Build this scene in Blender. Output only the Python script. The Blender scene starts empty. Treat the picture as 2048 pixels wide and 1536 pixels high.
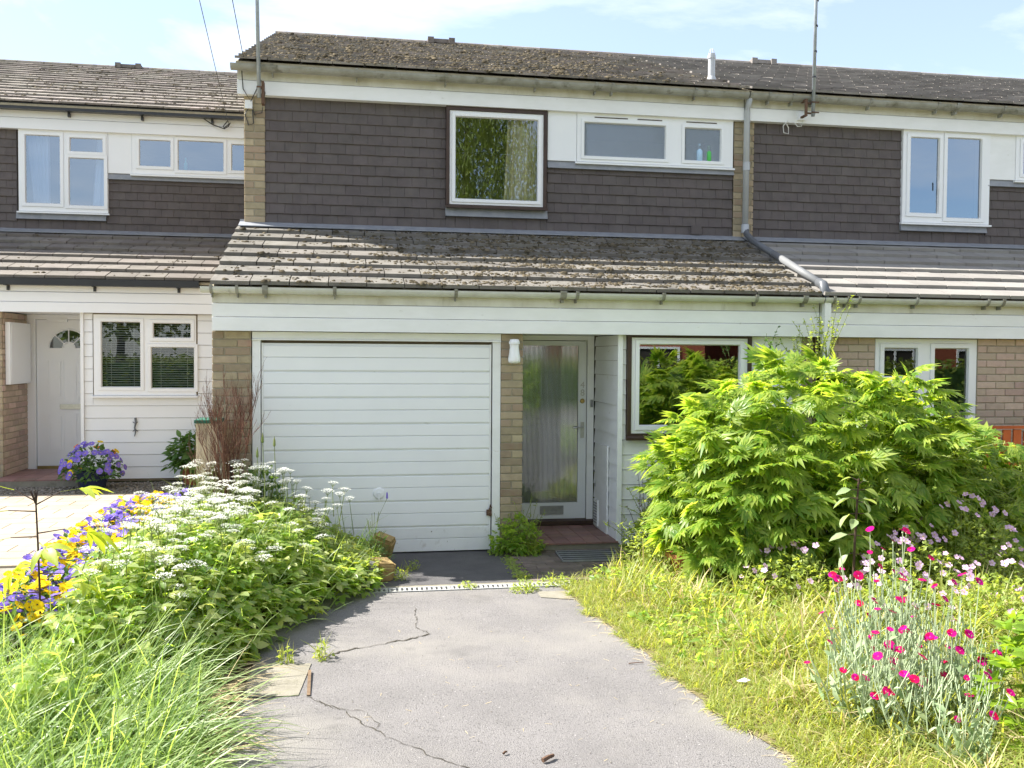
import bpy, math, random
import numpy as np
from mathutils import Vector, Matrix

random.seed(7)
rng = np.random.default_rng(11)
sc = bpy.context.scene
COL = sc.collection

# ---------------------------------------------------------------- camera
yaw, pitch, roll = 0.1707, -0.0313, 0.0066
fwd = Vector((math.sin(yaw) * math.cos(pitch), math.cos(yaw) * math.cos(pitch), math.sin(pitch)))
rt = Vector((math.cos(yaw), -math.sin(yaw), 0.0))
up = rt.cross(fwd)
r2 = rt * math.cos(roll) + up * math.sin(roll)
u2 = up * math.cos(roll) - rt * math.sin(roll)
cam = bpy.data.cameras.new('camera')
cam.sensor_width = 36.0
cam.lens = 36.0 * 1850.0 / 2048.0
cam.clip_start = 0.05
cam.clip_end = 2000.0
cam_o = bpy.data.objects.new('camera', cam)
m = Matrix((r2, u2, -fwd)).transposed().to_4x4()
m.translation = Vector((0.8251, -8.7164, 1.8819))
cam_o.matrix_world = m
COL.objects.link(cam_o)
sc.camera = cam_o

# ---------------------------------------------------------------- sky and sun
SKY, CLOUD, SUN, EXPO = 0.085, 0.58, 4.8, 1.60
SUN_DIR = Vector((-0.635, 0.272, 0.723)).normalized()
world = bpy.data.worlds.new('World')
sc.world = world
world.use_nodes = True
wt = world.node_tree
bg = wt.nodes['Background']
sky = wt.nodes.new('ShaderNodeTexSky')
sky.sky_type = 'NISHITA'
sky.sun_disc = False
sky.sun_elevation = math.asin(SUN_DIR.z)
sky.sun_rotation = math.atan2(SUN_DIR.x, SUN_DIR.y)
sky.dust_density = 0.4
sky.ozone_density = 3.0
wt.links.new(sky.outputs[0], bg.inputs[0])
bg.inputs[1].default_value = SKY
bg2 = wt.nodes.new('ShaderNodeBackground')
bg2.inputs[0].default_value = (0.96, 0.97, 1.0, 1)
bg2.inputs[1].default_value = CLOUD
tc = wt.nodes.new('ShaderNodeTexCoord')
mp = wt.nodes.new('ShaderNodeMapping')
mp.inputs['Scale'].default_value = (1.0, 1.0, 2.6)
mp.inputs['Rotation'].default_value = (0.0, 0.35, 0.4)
mp.inputs['Location'].default_value = (-2.62, 0.44, -1.30)  # cloud placement tuned: clearer ahead, unseen cloud behind camera fills the shaded facade
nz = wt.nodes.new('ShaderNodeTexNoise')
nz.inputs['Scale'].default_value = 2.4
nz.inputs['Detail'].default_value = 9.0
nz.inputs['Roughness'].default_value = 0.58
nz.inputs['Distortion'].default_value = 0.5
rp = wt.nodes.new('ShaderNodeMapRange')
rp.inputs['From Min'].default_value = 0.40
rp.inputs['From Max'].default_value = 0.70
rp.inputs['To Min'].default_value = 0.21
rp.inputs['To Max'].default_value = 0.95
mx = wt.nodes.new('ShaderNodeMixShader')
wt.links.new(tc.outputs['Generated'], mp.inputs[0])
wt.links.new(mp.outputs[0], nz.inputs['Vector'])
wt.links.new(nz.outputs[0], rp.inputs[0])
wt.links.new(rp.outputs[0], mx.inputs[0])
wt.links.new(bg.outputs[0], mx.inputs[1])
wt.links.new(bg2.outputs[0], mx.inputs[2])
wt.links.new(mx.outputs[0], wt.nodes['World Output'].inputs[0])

sun = bpy.data.lights.new('sun', 'SUN')
sun.energy = SUN
sun.angle = math.radians(0.5)
sun.color = (1.0, 0.955, 0.88)
sun_o = bpy.data.objects.new('sun', sun)
sun_o.rotation_euler = (-SUN_DIR).to_track_quat('-Z', 'Y').to_euler()
sun_o.location = (-10, 8, 20)
COL.objects.link(sun_o)

sc.view_settings.view_transform = 'Standard'
sc.view_settings.look = 'None'
sc.view_settings.exposure = EXPO
sc.view_settings.gamma = 1.0
sc.view_settings.use_curve_mapping = False
sc.render.engine = 'CYCLES'
sc.cycles.max_bounces = 10
sc.cycles.diffuse_bounces = 6
sc.cycles.transparent_max_bounces = 12
sc.cycles.caustics_reflective = False
sc.cycles.caustics_refractive = False
try:
    sc.cycles.use_denoising = True
except Exception:
    pass

# ---------------------------------------------------------------- materials
def _ln(t, a, b):
    t.links.new(a, b)

def mat(name, c, c2=None, ns=4.0, rough=0.65, spec=0.3, bump=0.0, bs=80.0, rnd=0.0, hue=0.0, spots=(), metal=0.0,
        stretch=(1, 1, 1), alt=None):
    M = bpy.data.materials.new(name)
    M.use_nodes = True
    t = M.node_tree
    p = t.nodes['Principled BSDF']
    p.inputs['Roughness'].default_value = rough
    p.inputs['Metallic'].default_value = metal
    p.inputs['Specular IOR Level'].default_value = spec
    g = t.nodes.new('ShaderNodeNewGeometry')
    mp = t.nodes.new('ShaderNodeMapping')
    mp.inputs['Scale'].default_value = stretch
    _ln(t, g.outputs['Position'], mp.inputs[0])
    rgb = t.nodes.new('ShaderNodeRGB')
    rgb.outputs[0].default_value = (*c, 1)
    col = rgb.outputs[0]

    def noise(scale, detail=6.0):
        n = t.nodes.new('ShaderNodeTexNoise')
        n.inputs['Scale'].default_value = scale
        n.inputs['Detail'].default_value = detail
        n.inputs['Roughness'].default_value = 0.6
        _ln(t, mp.outputs[0], n.inputs['Vector'])
        return n.outputs[0]

    def rngm(v, lo, hi):
        r = t.nodes.new('ShaderNodeMapRange')
        r.inputs['From Min'].default_value = lo
        r.inputs['From Max'].default_value = hi
        _ln(t, v, r.inputs[0])
        return r.outputs[0]

    def mix(fac, a, b):
        x = t.nodes.new('ShaderNodeMix')
        x.data_type = 'RGBA'
        _ln(t, fac, x.inputs[0])
        _ln(t, a, x.inputs[6])
        if isinstance(b, tuple):
            x.inputs[7].default_value = (*b, 1)
        else:
            _ln(t, b, x.inputs[7])
        return x.outputs[2]
    oi = None
    if rnd or hue or alt:
        oi = t.nodes.new('ShaderNodeObjectInfo')
    if alt:                                     # some pieces take another colour
        ac, frac = alt
        w = t.nodes.new('ShaderNodeMath'); w.operation = 'MULTIPLY'; w.inputs[1].default_value = 7.31
        _ln(t, oi.outputs['Random'], w.inputs[0])
        w2 = t.nodes.new('ShaderNodeMath'); w2.operation = 'FRACT'
        _ln(t, w.outputs[0], w2.inputs[0])
        col = mix(rngm(w2.outputs[0], 1.0 - frac - .1, 1.0 - frac + .3), col, ac)
    if c2:
        col = mix(rngm(noise(ns), 0.34, 0.66), col, c2)
    for (sc_, s_, lo, hi) in spots:
        col = mix(rngm(noise(s_), lo, hi), col, sc_)
    if oi and (rnd or hue):
        h = t.nodes.new('ShaderNodeHueSaturation')
        r = t.nodes.new('ShaderNodeMapRange')
        r.inputs['To Min'].default_value = 1 - rnd
        r.inputs['To Max'].default_value = 1 + rnd
        _ln(t, oi.outputs['Random'], r.inputs[0])
        _ln(t, r.outputs[0], h.inputs['Value'])
        if hue:
            a = t.nodes.new('ShaderNodeMath'); a.operation = 'MULTIPLY'; a.inputs[1].default_value = 13.7
            b = t.nodes.new('ShaderNodeMath'); b.operation = 'FRACT'
            r3 = t.nodes.new('ShaderNodeMapRange')
            r3.inputs['To Min'].default_value = 0.5 - hue
            r3.inputs['To Max'].default_value = 0.5 + hue
            _ln(t, oi.outputs['Random'], a.inputs[0]); _ln(t, a.outputs[0], b.inputs[0])
            _ln(t, b.outputs[0], r3.inputs[0]); _ln(t, r3.outputs[0], h.inputs['Hue'])
        _ln(t, col, h.inputs['Color'])
        col = h.outputs[0]
    _ln(t, col, p.inputs['Base Color'])
    if bump:
        b = t.nodes.new('ShaderNodeBump')
        b.inputs['Strength'].default_value = bump
        b.inputs['Distance'].default_value = 0.01
        _ln(t, noise(bs, 4.0), b.inputs['Height'])
        _ln(t, b.outputs[0], p.inputs['Normal'])
    return M

def leafmat(name, c1, c2, tr=0.4, tc=None, rough=0.45, spec=0.35):
    M = bpy.data.materials.new(name)
    M.use_nodes = True
    t = M.node_tree
    p = t.nodes['Principled BSDF']
    p.inputs['Roughness'].default_value = rough
    p.inputs['Specular IOR Level'].default_value = spec
    g = t.nodes.new('ShaderNodeNewGeometry')
    oi = t.nodes.new('ShaderNodeObjectInfo')
    ad = t.nodes.new('ShaderNodeMath'); ad.operation = 'ADD'
    fr = t.nodes.new('ShaderNodeMath'); fr.operation = 'FRACT'
    _ln(t, g.outputs['Random Per Island'], ad.inputs[0]); _ln(t, oi.outputs['Random'], ad.inputs[1])
    _ln(t, ad.outputs[0], fr.inputs[0])
    x = t.nodes.new('ShaderNodeMix'); x.data_type = 'RGBA'
    x.inputs[6].default_value = (*c1, 1); x.inputs[7].default_value = (*c2, 1)
    _ln(t, fr.outputs[0], x.inputs[0])
    _ln(t, x.outputs[2], p.inputs['Base Color'])
    tl = t.nodes.new('ShaderNodeBsdfTranslucent')
    x2 = t.nodes.new('ShaderNodeMix'); x2.data_type = 'RGBA'; x2.blend_type = 'MULTIPLY'
    x2.inputs[0].default_value = 1.0
    tcc = tc or (2.2, 2.0, 0.9)
    x2.clamp_result = False
    x2.inputs[7].default_value = (*tcc, 1)
    _ln(t, x.outputs[2], x2.inputs[6])
    _ln(t, x2.outputs[2], tl.inputs[0])
    ms = t.nodes.new('ShaderNodeMixShader')
    ms.inputs[0].default_value = tr
    _ln(t, p.outputs[0], ms.inputs[1]); _ln(t, tl.outputs[0], ms.inputs[2])
    _ln(t, ms.outputs[0], t.nodes['Material Output'].inputs[0])
    return M

def glassmat(name, tint=(0.9, 0.95, 0.95), refl=0.10, rough=0.0, body=None, bodyfac=0.0, gtint=(.88, .94, 1.0)):
    M = bpy.data.materials.new(name)
    M.use_nodes = True
    t = M.node_tree
    t.nodes.remove(t.nodes['Principled BSDF'])
    tr = t.nodes.new('ShaderNodeBsdfTransparent'); tr.inputs[0].default_value = (*tint, 1)
    base = tr.outputs[0]
    if body:
        d = t.nodes.new('ShaderNodeBsdfDiffuse'); d.inputs[0].default_value = (*body, 1)
        mm = t.nodes.new('ShaderNodeMixShader'); mm.inputs[0].default_value = bodyfac
        _ln(t, base, mm.inputs[1]); _ln(t, d.outputs[0], mm.inputs[2])
        base = mm.outputs[0]
    gl = t.nodes.new('ShaderNodeBsdfGlossy'); gl.inputs[0].default_value = (*gtint, 1); gl.inputs['Roughness'].default_value = rough
    fr = t.nodes.new('ShaderNodeFresnel'); fr.inputs[0].default_value = 1.5
    ad = t.nodes.new('ShaderNodeMath'); ad.operation = 'ADD'; ad.inputs[1].default_value = refl
    ad.use_clamp = True
    _ln(t, fr.outputs[0], ad.inputs[0])
    ms = t.nodes.new('ShaderNodeMixShader')
    _ln(t, ad.outputs[0], ms.inputs[0]); _ln(t, base, ms.inputs[1]); _ln(t, gl.outputs[0], ms.inputs[2])
    _ln(t, ms.outputs[0], t.nodes['Material Output'].inputs[0])
    return M

DIRT = (0.33, 0.30, 0.22)
PAINT = mat('old_white_paint', (0.85, 0.86, 0.86), (0.79, 0.80, 0.79), 3.0, 0.5, 0.35, 0.08, 30,
            spots=((DIRT, 9.0, 0.66, 0.86), ((0.42, 0.36, 0.28), 26.0, 0.72, 0.80)), stretch=(1, 1, 2.5))
PAINT_STAIN = mat('stained_cream_paint', (0.70, 0.69, 0.62), (0.58, 0.56, 0.47), 5.0, 0.6, 0.3, 0.1, 30,
                  spots=((DIRT, 7.0, 0.6, 0.85),), stretch=(1, 1, .4))
PAINT_CLEAN = mat('clean_white_paint', (0.85, 0.865, 0.875), (0.82, 0.835, 0.845), 2.0, 0.42, 0.4, 0.03, 20,
                  spots=(((0.5, 0.48, 0.42), 18.0, 0.74, 0.84),))
FLAKY = mat('flaking_door_paint', (0.80, 0.81, 0.81), (0.72, 0.73, 0.73), 3.0, 0.5, 0.35, 0.1, 30,
            spots=(((0.10, 0.07, 0.05), 38.0, 0.66, 0.72), ((0.45, 0.42, 0.36), 8.0, 0.6, 0.85)), stretch=(1, 1, .7))
PVC = mat('white_upvc', (0.84, 0.85, 0.86), (0.82, 0.83, 0.84), 2.0, 0.3, 0.5)
GREYWHITE = mat('greyish_white_door_paint', (0.76, 0.79, 0.81), (0.72, 0.75, 0.77), 3.0, 0.4, 0.4)
BROWN = mat('dark_brown_frame', (0.045, 0.025, 0.020), (0.065, 0.04, 0.03), 8.0, 0.4, 0.4)
BRICK = mat('buff_brick', (0.42, 0.345, 0.235), (0.34, 0.28, 0.195), 14.0, 0.9, 0.1, 0.5, 160, 0.20, 0.012,
            spots=(((0.17, 0.14, 0.10), 30.0, 0.64, 0.8),), alt=((0.30, 0.20, 0.145), 0.28))
BRICK_PINK = mat('pale_pink_brick', (0.54, 0.41, 0.33), (0.46, 0.35, 0.28), 14.0, 0.9, 0.1, 0.5, 160, 0.16, 0.015,
                 spots=(((0.25, 0.2, 0.16), 30.0, 0.66, 0.8),), alt=((0.43, 0.37, 0.27), 0.4))
MORTAR = mat('mortar', (0.38, 0.345, 0.26), (0.31, 0.28, 0.21), 20.0, 0.95, 0.05, 0.4, 200)
WALL = mat('plain_brickwork', (0.27, 0.22, 0.15), (0.22, 0.18, 0.13), 8.0, 0.95, 0.1, 0.4, 60)
HTILE = mat('dark_hanging_tile', (0.112, 0.098, 0.096), (0.138, 0.120, 0.115), 7.0, 0.85, 0.15, 0.5, 220, 0.055, 0.012,
            spots=(((0.16, 0.135, 0.10), 16.0, 0.62, 0.85), ((0.24, 0.22, 0.16), 90.0, 0.73, 0.79)))
TILE_UP = mat('mossy_main_roof_tile', (0.27, 0.24, 0.21), (0.19, 0.17, 0.15), 6.0, 0.95, 0.1, 0.6, 120, 0.25, 0.02,
              spots=(((0.11, 0.095, 0.065), 12.0, 0.55, 0.72), ((0.32, 0.31, 0.27), 40.0, 0.68, 0.78)))
TILE_UP_R = mat('grey_brown_roof_tile', (0.25, 0.23, 0.21), (0.19, 0.175, 0.16), 6.0, 0.9, 0.15, 0.5, 120, 0.2, 0.01,
                spots=(((0.30, 0.28, 0.25), 30.0, 0.66, 0.8),))
TILE_LO = mat('grey_porch_roof_tile', (0.20, 0.187, 0.165), (0.15, 0.138, 0.12), 6.0, 0.9, 0.15, 0.5, 140, 0.15, 0.01,
              spots=(((0.10, 0.09, 0.065), 10.0, 0.56, 0.72), ((0.38, 0.37, 0.33), 34.0, 0.70, 0.78)))
TILE_LO_R = mat('pale_grey_roof_tile', (0.29, 0.275, 0.25), (0.25, 0.235, 0.215), 4.0, 0.9, 0.15, 0.4, 140, 0.09, 0.01,
                spots=(((0.17, 0.15, 0.12), 14.0, 0.66, 0.8),))
TILE_LO_L = mat('weathered_grey_roof_tile', (0.20, 0.18, 0.16), (0.155, 0.14, 0.125), 4.0, 0.9, 0.15, 0.4, 140, 0.14, 0.015,
                spots=(((0.09, 0.08, 0.06), 14.0, 0.60, 0.75), ((0.36, 0.34, 0.31), 30.0, 0.72, 0.8)))
MOSS = leafmat('roof_moss', (0.042, 0.036, 0.024), (0.15, 0.125, 0.085), 0.0, rough=1.0, spec=0.0)
LEAD = mat('lead_sheet', (0.22, 0.235, 0.26), (0.29, 0.30, 0.32), 9.0, 0.5, 0.4, 0.15, 30,
           spots=(((0.42, 0.42, 0.41), 16.0, 0.62, 0.8),))
GUT = mat('dirty_grey_gutter', (0.36, 0.36, 0.33), (0.24, 0.235, 0.19), 5.0, 0.55, 0.3, 0.05, 40,
          spots=(((0.12, 0.115, 0.08), 9.0, 0.55, 0.75),))
GUT_LO = mat('weathered_white_gutter', (0.60, 0.61, 0.57), (0.50, 0.50, 0.45), 5.0, 0.5, 0.35, 0.04, 40,
             spots=(((0.25, 0.24, 0.16), 9.0, 0.64, 0.82),))
BRACKET = mat('gutter_bracket_grey', (0.30, 0.30, 0.27), (0.18, 0.17, 0.13), 12.0, 0.6, 0.3)
BLACKP = mat('black_plastic', (0.022, 0.022, 0.025), (0.03, 0.03, 0.032), 5.0, 0.35, 0.45)
DARKPIPE = mat('dark_grey_pipe', (0.12, 0.13, 0.14), (0.10, 0.105, 0.115), 5.0, 0.35, 0.45)
GREYPIPE = mat('light_grey_pipe', (0.45, 0.47, 0.49), (0.40, 0.42, 0.44), 5.0, 0.35, 0.45)
MIDPIPE = mat('mid_grey_pipe', (0.20, 0.205, 0.21), (0.17, 0.175, 0.18), 5.0, 0.55, 0.3)
GALV = mat('galvanised_pole', (0.36, 0.40, 0.43), (0.28, 0.31, 0.34), 14.0, 0.45, 0.5, metal=0.3)
RUST = mat('rusty_bracket', (0.10, 0.055, 0.035), (0.16, 0.10, 0.07), 30.0, 0.8, 0.2)
CABLE = mat('cable_sheath', (0.05, 0.05, 0.05), None, 1, 0.5, 0.3)
CABLE_W = mat('white_cable_sheath', (0.7, 0.7, 0.68), None, 1, 0.5, 0.3)
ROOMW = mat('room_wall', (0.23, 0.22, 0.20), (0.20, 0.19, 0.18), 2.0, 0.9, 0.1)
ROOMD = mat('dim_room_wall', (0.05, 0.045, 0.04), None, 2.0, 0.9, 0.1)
BATH = mat('bathroom_wall', (0.40, 0.42, 0.43), (0.36, 0.38, 0.39), 2.0, 0.9, 0.1)
CURTAIN = mat('cream_curtain', (0.82, 0.76, 0.58), (0.66, 0.61, 0.42), 7.0, 0.9, 0.1, stretch=(1, 1, .25))
NET = mat('white_net_curtain', (0.78, 0.80, 0.86), (0.70, 0.73, 0.80), 9.0, 0.9, 0.1, stretch=(1, 1, .2))
BLIND = mat('white_blind_slat', (0.74, 0.74, 0.72), None, 1.0, 0.5, 0.3)
CHROME = mat('dull_chrome', (0.55, 0.55, 0.53), (0.45, 0.45, 0.43), 20.0, 0.3, 0.5, metal=0.8)
BRASS = mat('old_brass', (0.45, 0.33, 0.12), (0.36, 0.27, 0.12), 20.0, 0.35, 0.5, metal=0.8)
OPAL = mat('opal_lamp_glass', (0.86, 0.87, 0.87), None, 1.0, 0.15, 0.5)
QTILE = mat('red_quarry_tile', (0.27, 0.15, 0.125), (0.20, 0.12, 0.105), 8.0, 0.55, 0.35, 0.1, 60, 0.2, 0.01)
CONC = mat('old_concrete', (0.27, 0.25, 0.205), (0.21, 0.195, 0.155), 7.0, 0.95, 0.1, 0.5, 90,
           spots=(((0.15, 0.14, 0.10), 11.0, 0.56, 0.75), ((0.36, 0.34, 0.3), 60.0, 0.66, 0.76)))
PAVB = mat('dark_paving_brick', (0.185, 0.15, 0.13), (0.135, 0.115, 0.10), 9.0, 0.9, 0.15, 0.4, 120, 0.22, 0.015,
           spots=(((0.06, 0.07, 0.035), 8.0, 0.58, 0.75),))
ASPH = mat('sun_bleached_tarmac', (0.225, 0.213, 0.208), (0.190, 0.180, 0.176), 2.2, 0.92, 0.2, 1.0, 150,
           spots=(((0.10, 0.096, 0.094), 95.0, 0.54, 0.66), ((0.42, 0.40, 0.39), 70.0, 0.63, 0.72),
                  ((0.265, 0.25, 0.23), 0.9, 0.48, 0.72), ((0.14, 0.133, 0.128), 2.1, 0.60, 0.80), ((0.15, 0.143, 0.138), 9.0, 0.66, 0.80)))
ASPH_D = mat('dark_tarmac_apron', (0.135, 0.13, 0.13), (0.105, 0.101, 0.103), 4.0, 0.9, 0.2, 1.0, 150,
             spots=(((0.045, 0.045, 0.045), 170.0, 0.55, 0.68), ((0.2, 0.2, 0.2), 60.0, 0.72, 0.78)))
CRACK = mat('crack_grit', (0.05, 0.046, 0.04), (0.10, 0.09, 0.07), 60.0, 1.0, 0.0)
SOIL = mat('garden_soil', (0.075, 0.055, 0.035), (0.05, 0.038, 0.024), 6.0, 1.0, 0.05, 0.8, 40)
EARTH = mat('rough_grassland', (0.11, 0.15, 0.04), (0.15, 0.16, 0.06), 0.9, 1.0, 0.05, 0.5, 20)
LAWNB = mat('thin_turf', (0.12, 0.12, 0.055), (0.17, 0.14, 0.08), 5.0, 1.0, 0.05, 0.8, 60)
PAVP = mat('pale_paving_slab', (0.40, 0.345, 0.27), (0.34, 0.29, 0.22), 5.0, 0.9, 0.1, 0.3, 70, 0.10, 0.012)
PEBBLE = leafmat('gravel_pebble', (0.14, 0.125, 0.105), (0.30, 0.27, 0.23), 0.0, rough=0.9, spec=0.1)
GRATE = mat('grey_channel_grating', (0.42, 0.42, 0.41), (0.34, 0.335, 0.32), 12.0, 0.7, 0.2)
VOIDM = mat('dark_void', (0.012, 0.012, 0.012), None, 1.0, 1.0, 0.0)
ALU = mat('worn_aluminium', (0.36, 0.37, 0.38), (0.27, 0.28, 0.29), 14.0, 0.45, 0.5, metal=0.4)
RUBBER = mat('grey_mat_insert', (0.075, 0.08, 0.085), (0.12, 0.125, 0.13), 40.0, 0.9, 0.1)
SAND = mat('yellow_sandstone', (0.38, 0.27, 0.12), (0.29, 0.20, 0.09), 9.0, 0.95, 0.1, 0.6, 60,
           spots=(((0.17, 0.15, 0.07), 14.0, 0.6, 0.75),))
KERBM = mat('grey_kerb_concrete', (0.25, 0.235, 0.22), (0.18, 0.17, 0.155), 8.0, 0.95, 0.1, 0.6, 70)
TERRA = mat('terracotta', (0.36, 0.14, 0.07), (0.29, 0.12, 0.065), 9.0, 0.85, 0.2, 0.2, 60)
BLUEPOT = mat('dark_blue_glaze', (0.025, 0.035, 0.09), None, 1.0, 0.35, 0.5)
BEIGE = mat('beige_boarding', (0.66, 0.58, 0.42), (0.58, 0.50, 0.36), 6.0, 0.8, 0.2, 0.2, 30, stretch=(4, 4, .6))
GREENLID = mat('green_plastic_lid', (0.02, 0.13, 0.085), None, 1.0, 0.5, 0.4)
ORANGE = mat('orange_fence_stain', (0.55, 0.14, 0.045), (0.46, 0.11, 0.035), 6.0, 0.75, 0.2, 0.2, 40, 0.12)
TWIG = leafmat('red_brown_twig', (0.115, 0.055, 0.040), (0.22, 0.12, 0.085), 0.0, rough=0.9, spec=0.1)
STRIPW = mat('weathered_wood_strip', (0.20, 0.14, 0.09), (0.13, 0.09, 0.06), 30.0, 0.9, 0.1)
DEADW = mat('dry_twig', (0.10, 0.06, 0.04), (0.16, 0.1, 0.07), 30.0, 0.9, 0.1)
STRAW = leafmat('dry_straw', (0.46, 0.37, 0.20), (0.62, 0.52, 0.32), 0.25, (1.4, 1.3, 1.0), rough=0.8, spec=0.1)
RED = mat('red_petal', (0.55, 0.02, 0.02), None, 1.0, 0.5, 0.2)
REDBRICK = mat('red_brick_wall', (0.33, 0.10, 0.06), (0.26, 0.085, 0.05), 12.0, 0.9, 0.1)
REDROOF = mat('brown_roof', (0.13, 0.075, 0.055), None, 1, 0.9, 0.1)
BARK = mat('grey_bark', (0.12, 0.10, 0.075), (0.07, 0.06, 0.045), 20.0, 0.95, 0.1, 0.5, 40)
GLASS = glassmat('window_glass', refl=0.20)
GLASS_HI = glassmat('coated_window_glass', (0.70, 0.80, 0.92), refl=0.26, gtint=(0.70, 0.84, 1.0))
GLASS_LO = glassmat('dark_window_glass', (0.85, 0.9, 0.9), refl=0.07)
GLASS_CL = glassmat('old_window_glass', (0.92, 0.94, 0.92), refl=0.15)
RIBGLASS = glassmat('reeded_glass', (0.75, 0.8, 0.78), 0.34, 0.06, (0.16, 0.18, 0.12), 0.40)
RIBGLASS2 = glassmat('obscure_reeded_glass', (0.7, 0.75, 0.78), 0.10, 0.22, (0.30, 0.34, 0.36), 0.45)

L_PEONY = leafmat('peony_leaf', (0.11, 0.22, 0.028), (0.35, 0.42, 0.09), 0.54, (2.5, 2.3, 1.0), 0.42, 0.4)
L_ELDER = leafmat('ground_elder_leaf', (0.15, 0.265, 0.055), (0.30, 0.38, 0.11), 0.60, (2.7, 2.5, 1.1), 0.4, 0.45)
L_ELDER_P = leafmat('pale_ground_elder_leaf', (0.26, 0.34, 0.12), (0.42, 0.46, 0.16), 0.5, (2.0, 1.9, 0.9), rough=0.35, spec=0.5)
L_GRASS = leafmat('long_grass_blade', (0.135, 0.23, 0.070), (0.30, 0.385, 0.14), 0.44, (2.2, 2.1, 0.95), 0.42, 0.4)
L_LAWN = leafmat('short_grass_blade', (0.19, 0.26, 0.05), (0.38, 0.40, 0.13), 0.46, (2.3, 2.1, 0.9))
L_FINE = leafmat('fine_leaf', (0.19, 0.27, 0.06), (0.33, 0.39, 0.10), 0.44, (2.3, 2.1, 0.9))
L_SILVER = leafmat('felted_silver_leaf', (0.28, 0.39, 0.20), (0.46, 0.54, 0.34), 0.32, (1.1, 1.1, 0.9), rough=0.9, spec=0.05)
L_CHOIS = leafmat('glossy_lime_leaf', (0.15, 0.27, 0.02), (0.26, 0.37, 0.04), 0.38, rough=0.3, spec=0.5)
L_DARK = leafmat('dark_green_leaf', (0.06, 0.14, 0.035), (0.11, 0.20, 0.055), 0.36, (2.3, 2.1, 0.9))
L_PALE = leafmat('pale_sapling_leaf', (0.22, 0.30, 0.14), (0.30, 0.37, 0.19), 0.35)
L_LIME = leafmat('young_peony_leaf', (0.26, 0.34, 0.03), (0.34, 0.40, 0.06), 0.46, (2.3, 2.1, 0.9))
L_TREE = leafmat('birch_leaf', (0.13, 0.19, 0.03), (0.20, 0.25, 0.05), 0.35, (2.3, 2.1, 0.9))
STEMG = mat('green_stem', (0.16, 0.22, 0.06), (0.22, 0.24, 0.09), 20.0, 0.7, 0.2)
STEMD = mat('dark_stem', (0.045, 0.028, 0.025), (0.08, 0.05, 0.035), 30.0, 0.7, 0.2)
STEMS = mat('silver_stem', (0.40, 0.47, 0.30), (0.33, 0.40, 0.24), 20.0, 0.9, 0.05)
F_WHITE = leafmat('white_floret', (0.80, 0.80, 0.72), (0.86, 0.86, 0.80), 0.25, (1, 1, 1), rough=0.9, spec=0.05)
F_YEL = leafmat('yellow_petal', (0.84, 0.58, 0.01), (0.90, 0.70, 0.03), 0.3, (1, 1, 1), rough=0.8, spec=0.1)
F_VIO = leafmat('violet_petal', (0.20, 0.15, 0.62), (0.30, 0.22, 0.70), 0.3, (1, 1, 1), rough=0.8, spec=0.1)
F_ORA = leafmat('orange_petal', (0.75, 0.22, 0.03), (0.8, 0.3, 0.05), 0.3, (1, 1, 1), rough=0.8, spec=0.1)
F_MAG = leafmat('magenta_petal', (0.48, 0.004, 0.035), (0.50, 0.006, 0.24), 0.3, (1, 1, 1), rough=0.8, spec=0.1)
F_PINK = leafmat('lilac_pink_petal', (0.74, 0.46, 0.70), (0.80, 0.58, 0.76), 0.35, (1, 1, 1), rough=0.8, spec=0.1)
F_EYE = mat('dark_flower_eye', (0.06, 0.02, 0.03), None, 1.0, 0.9, 0.1)

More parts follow.
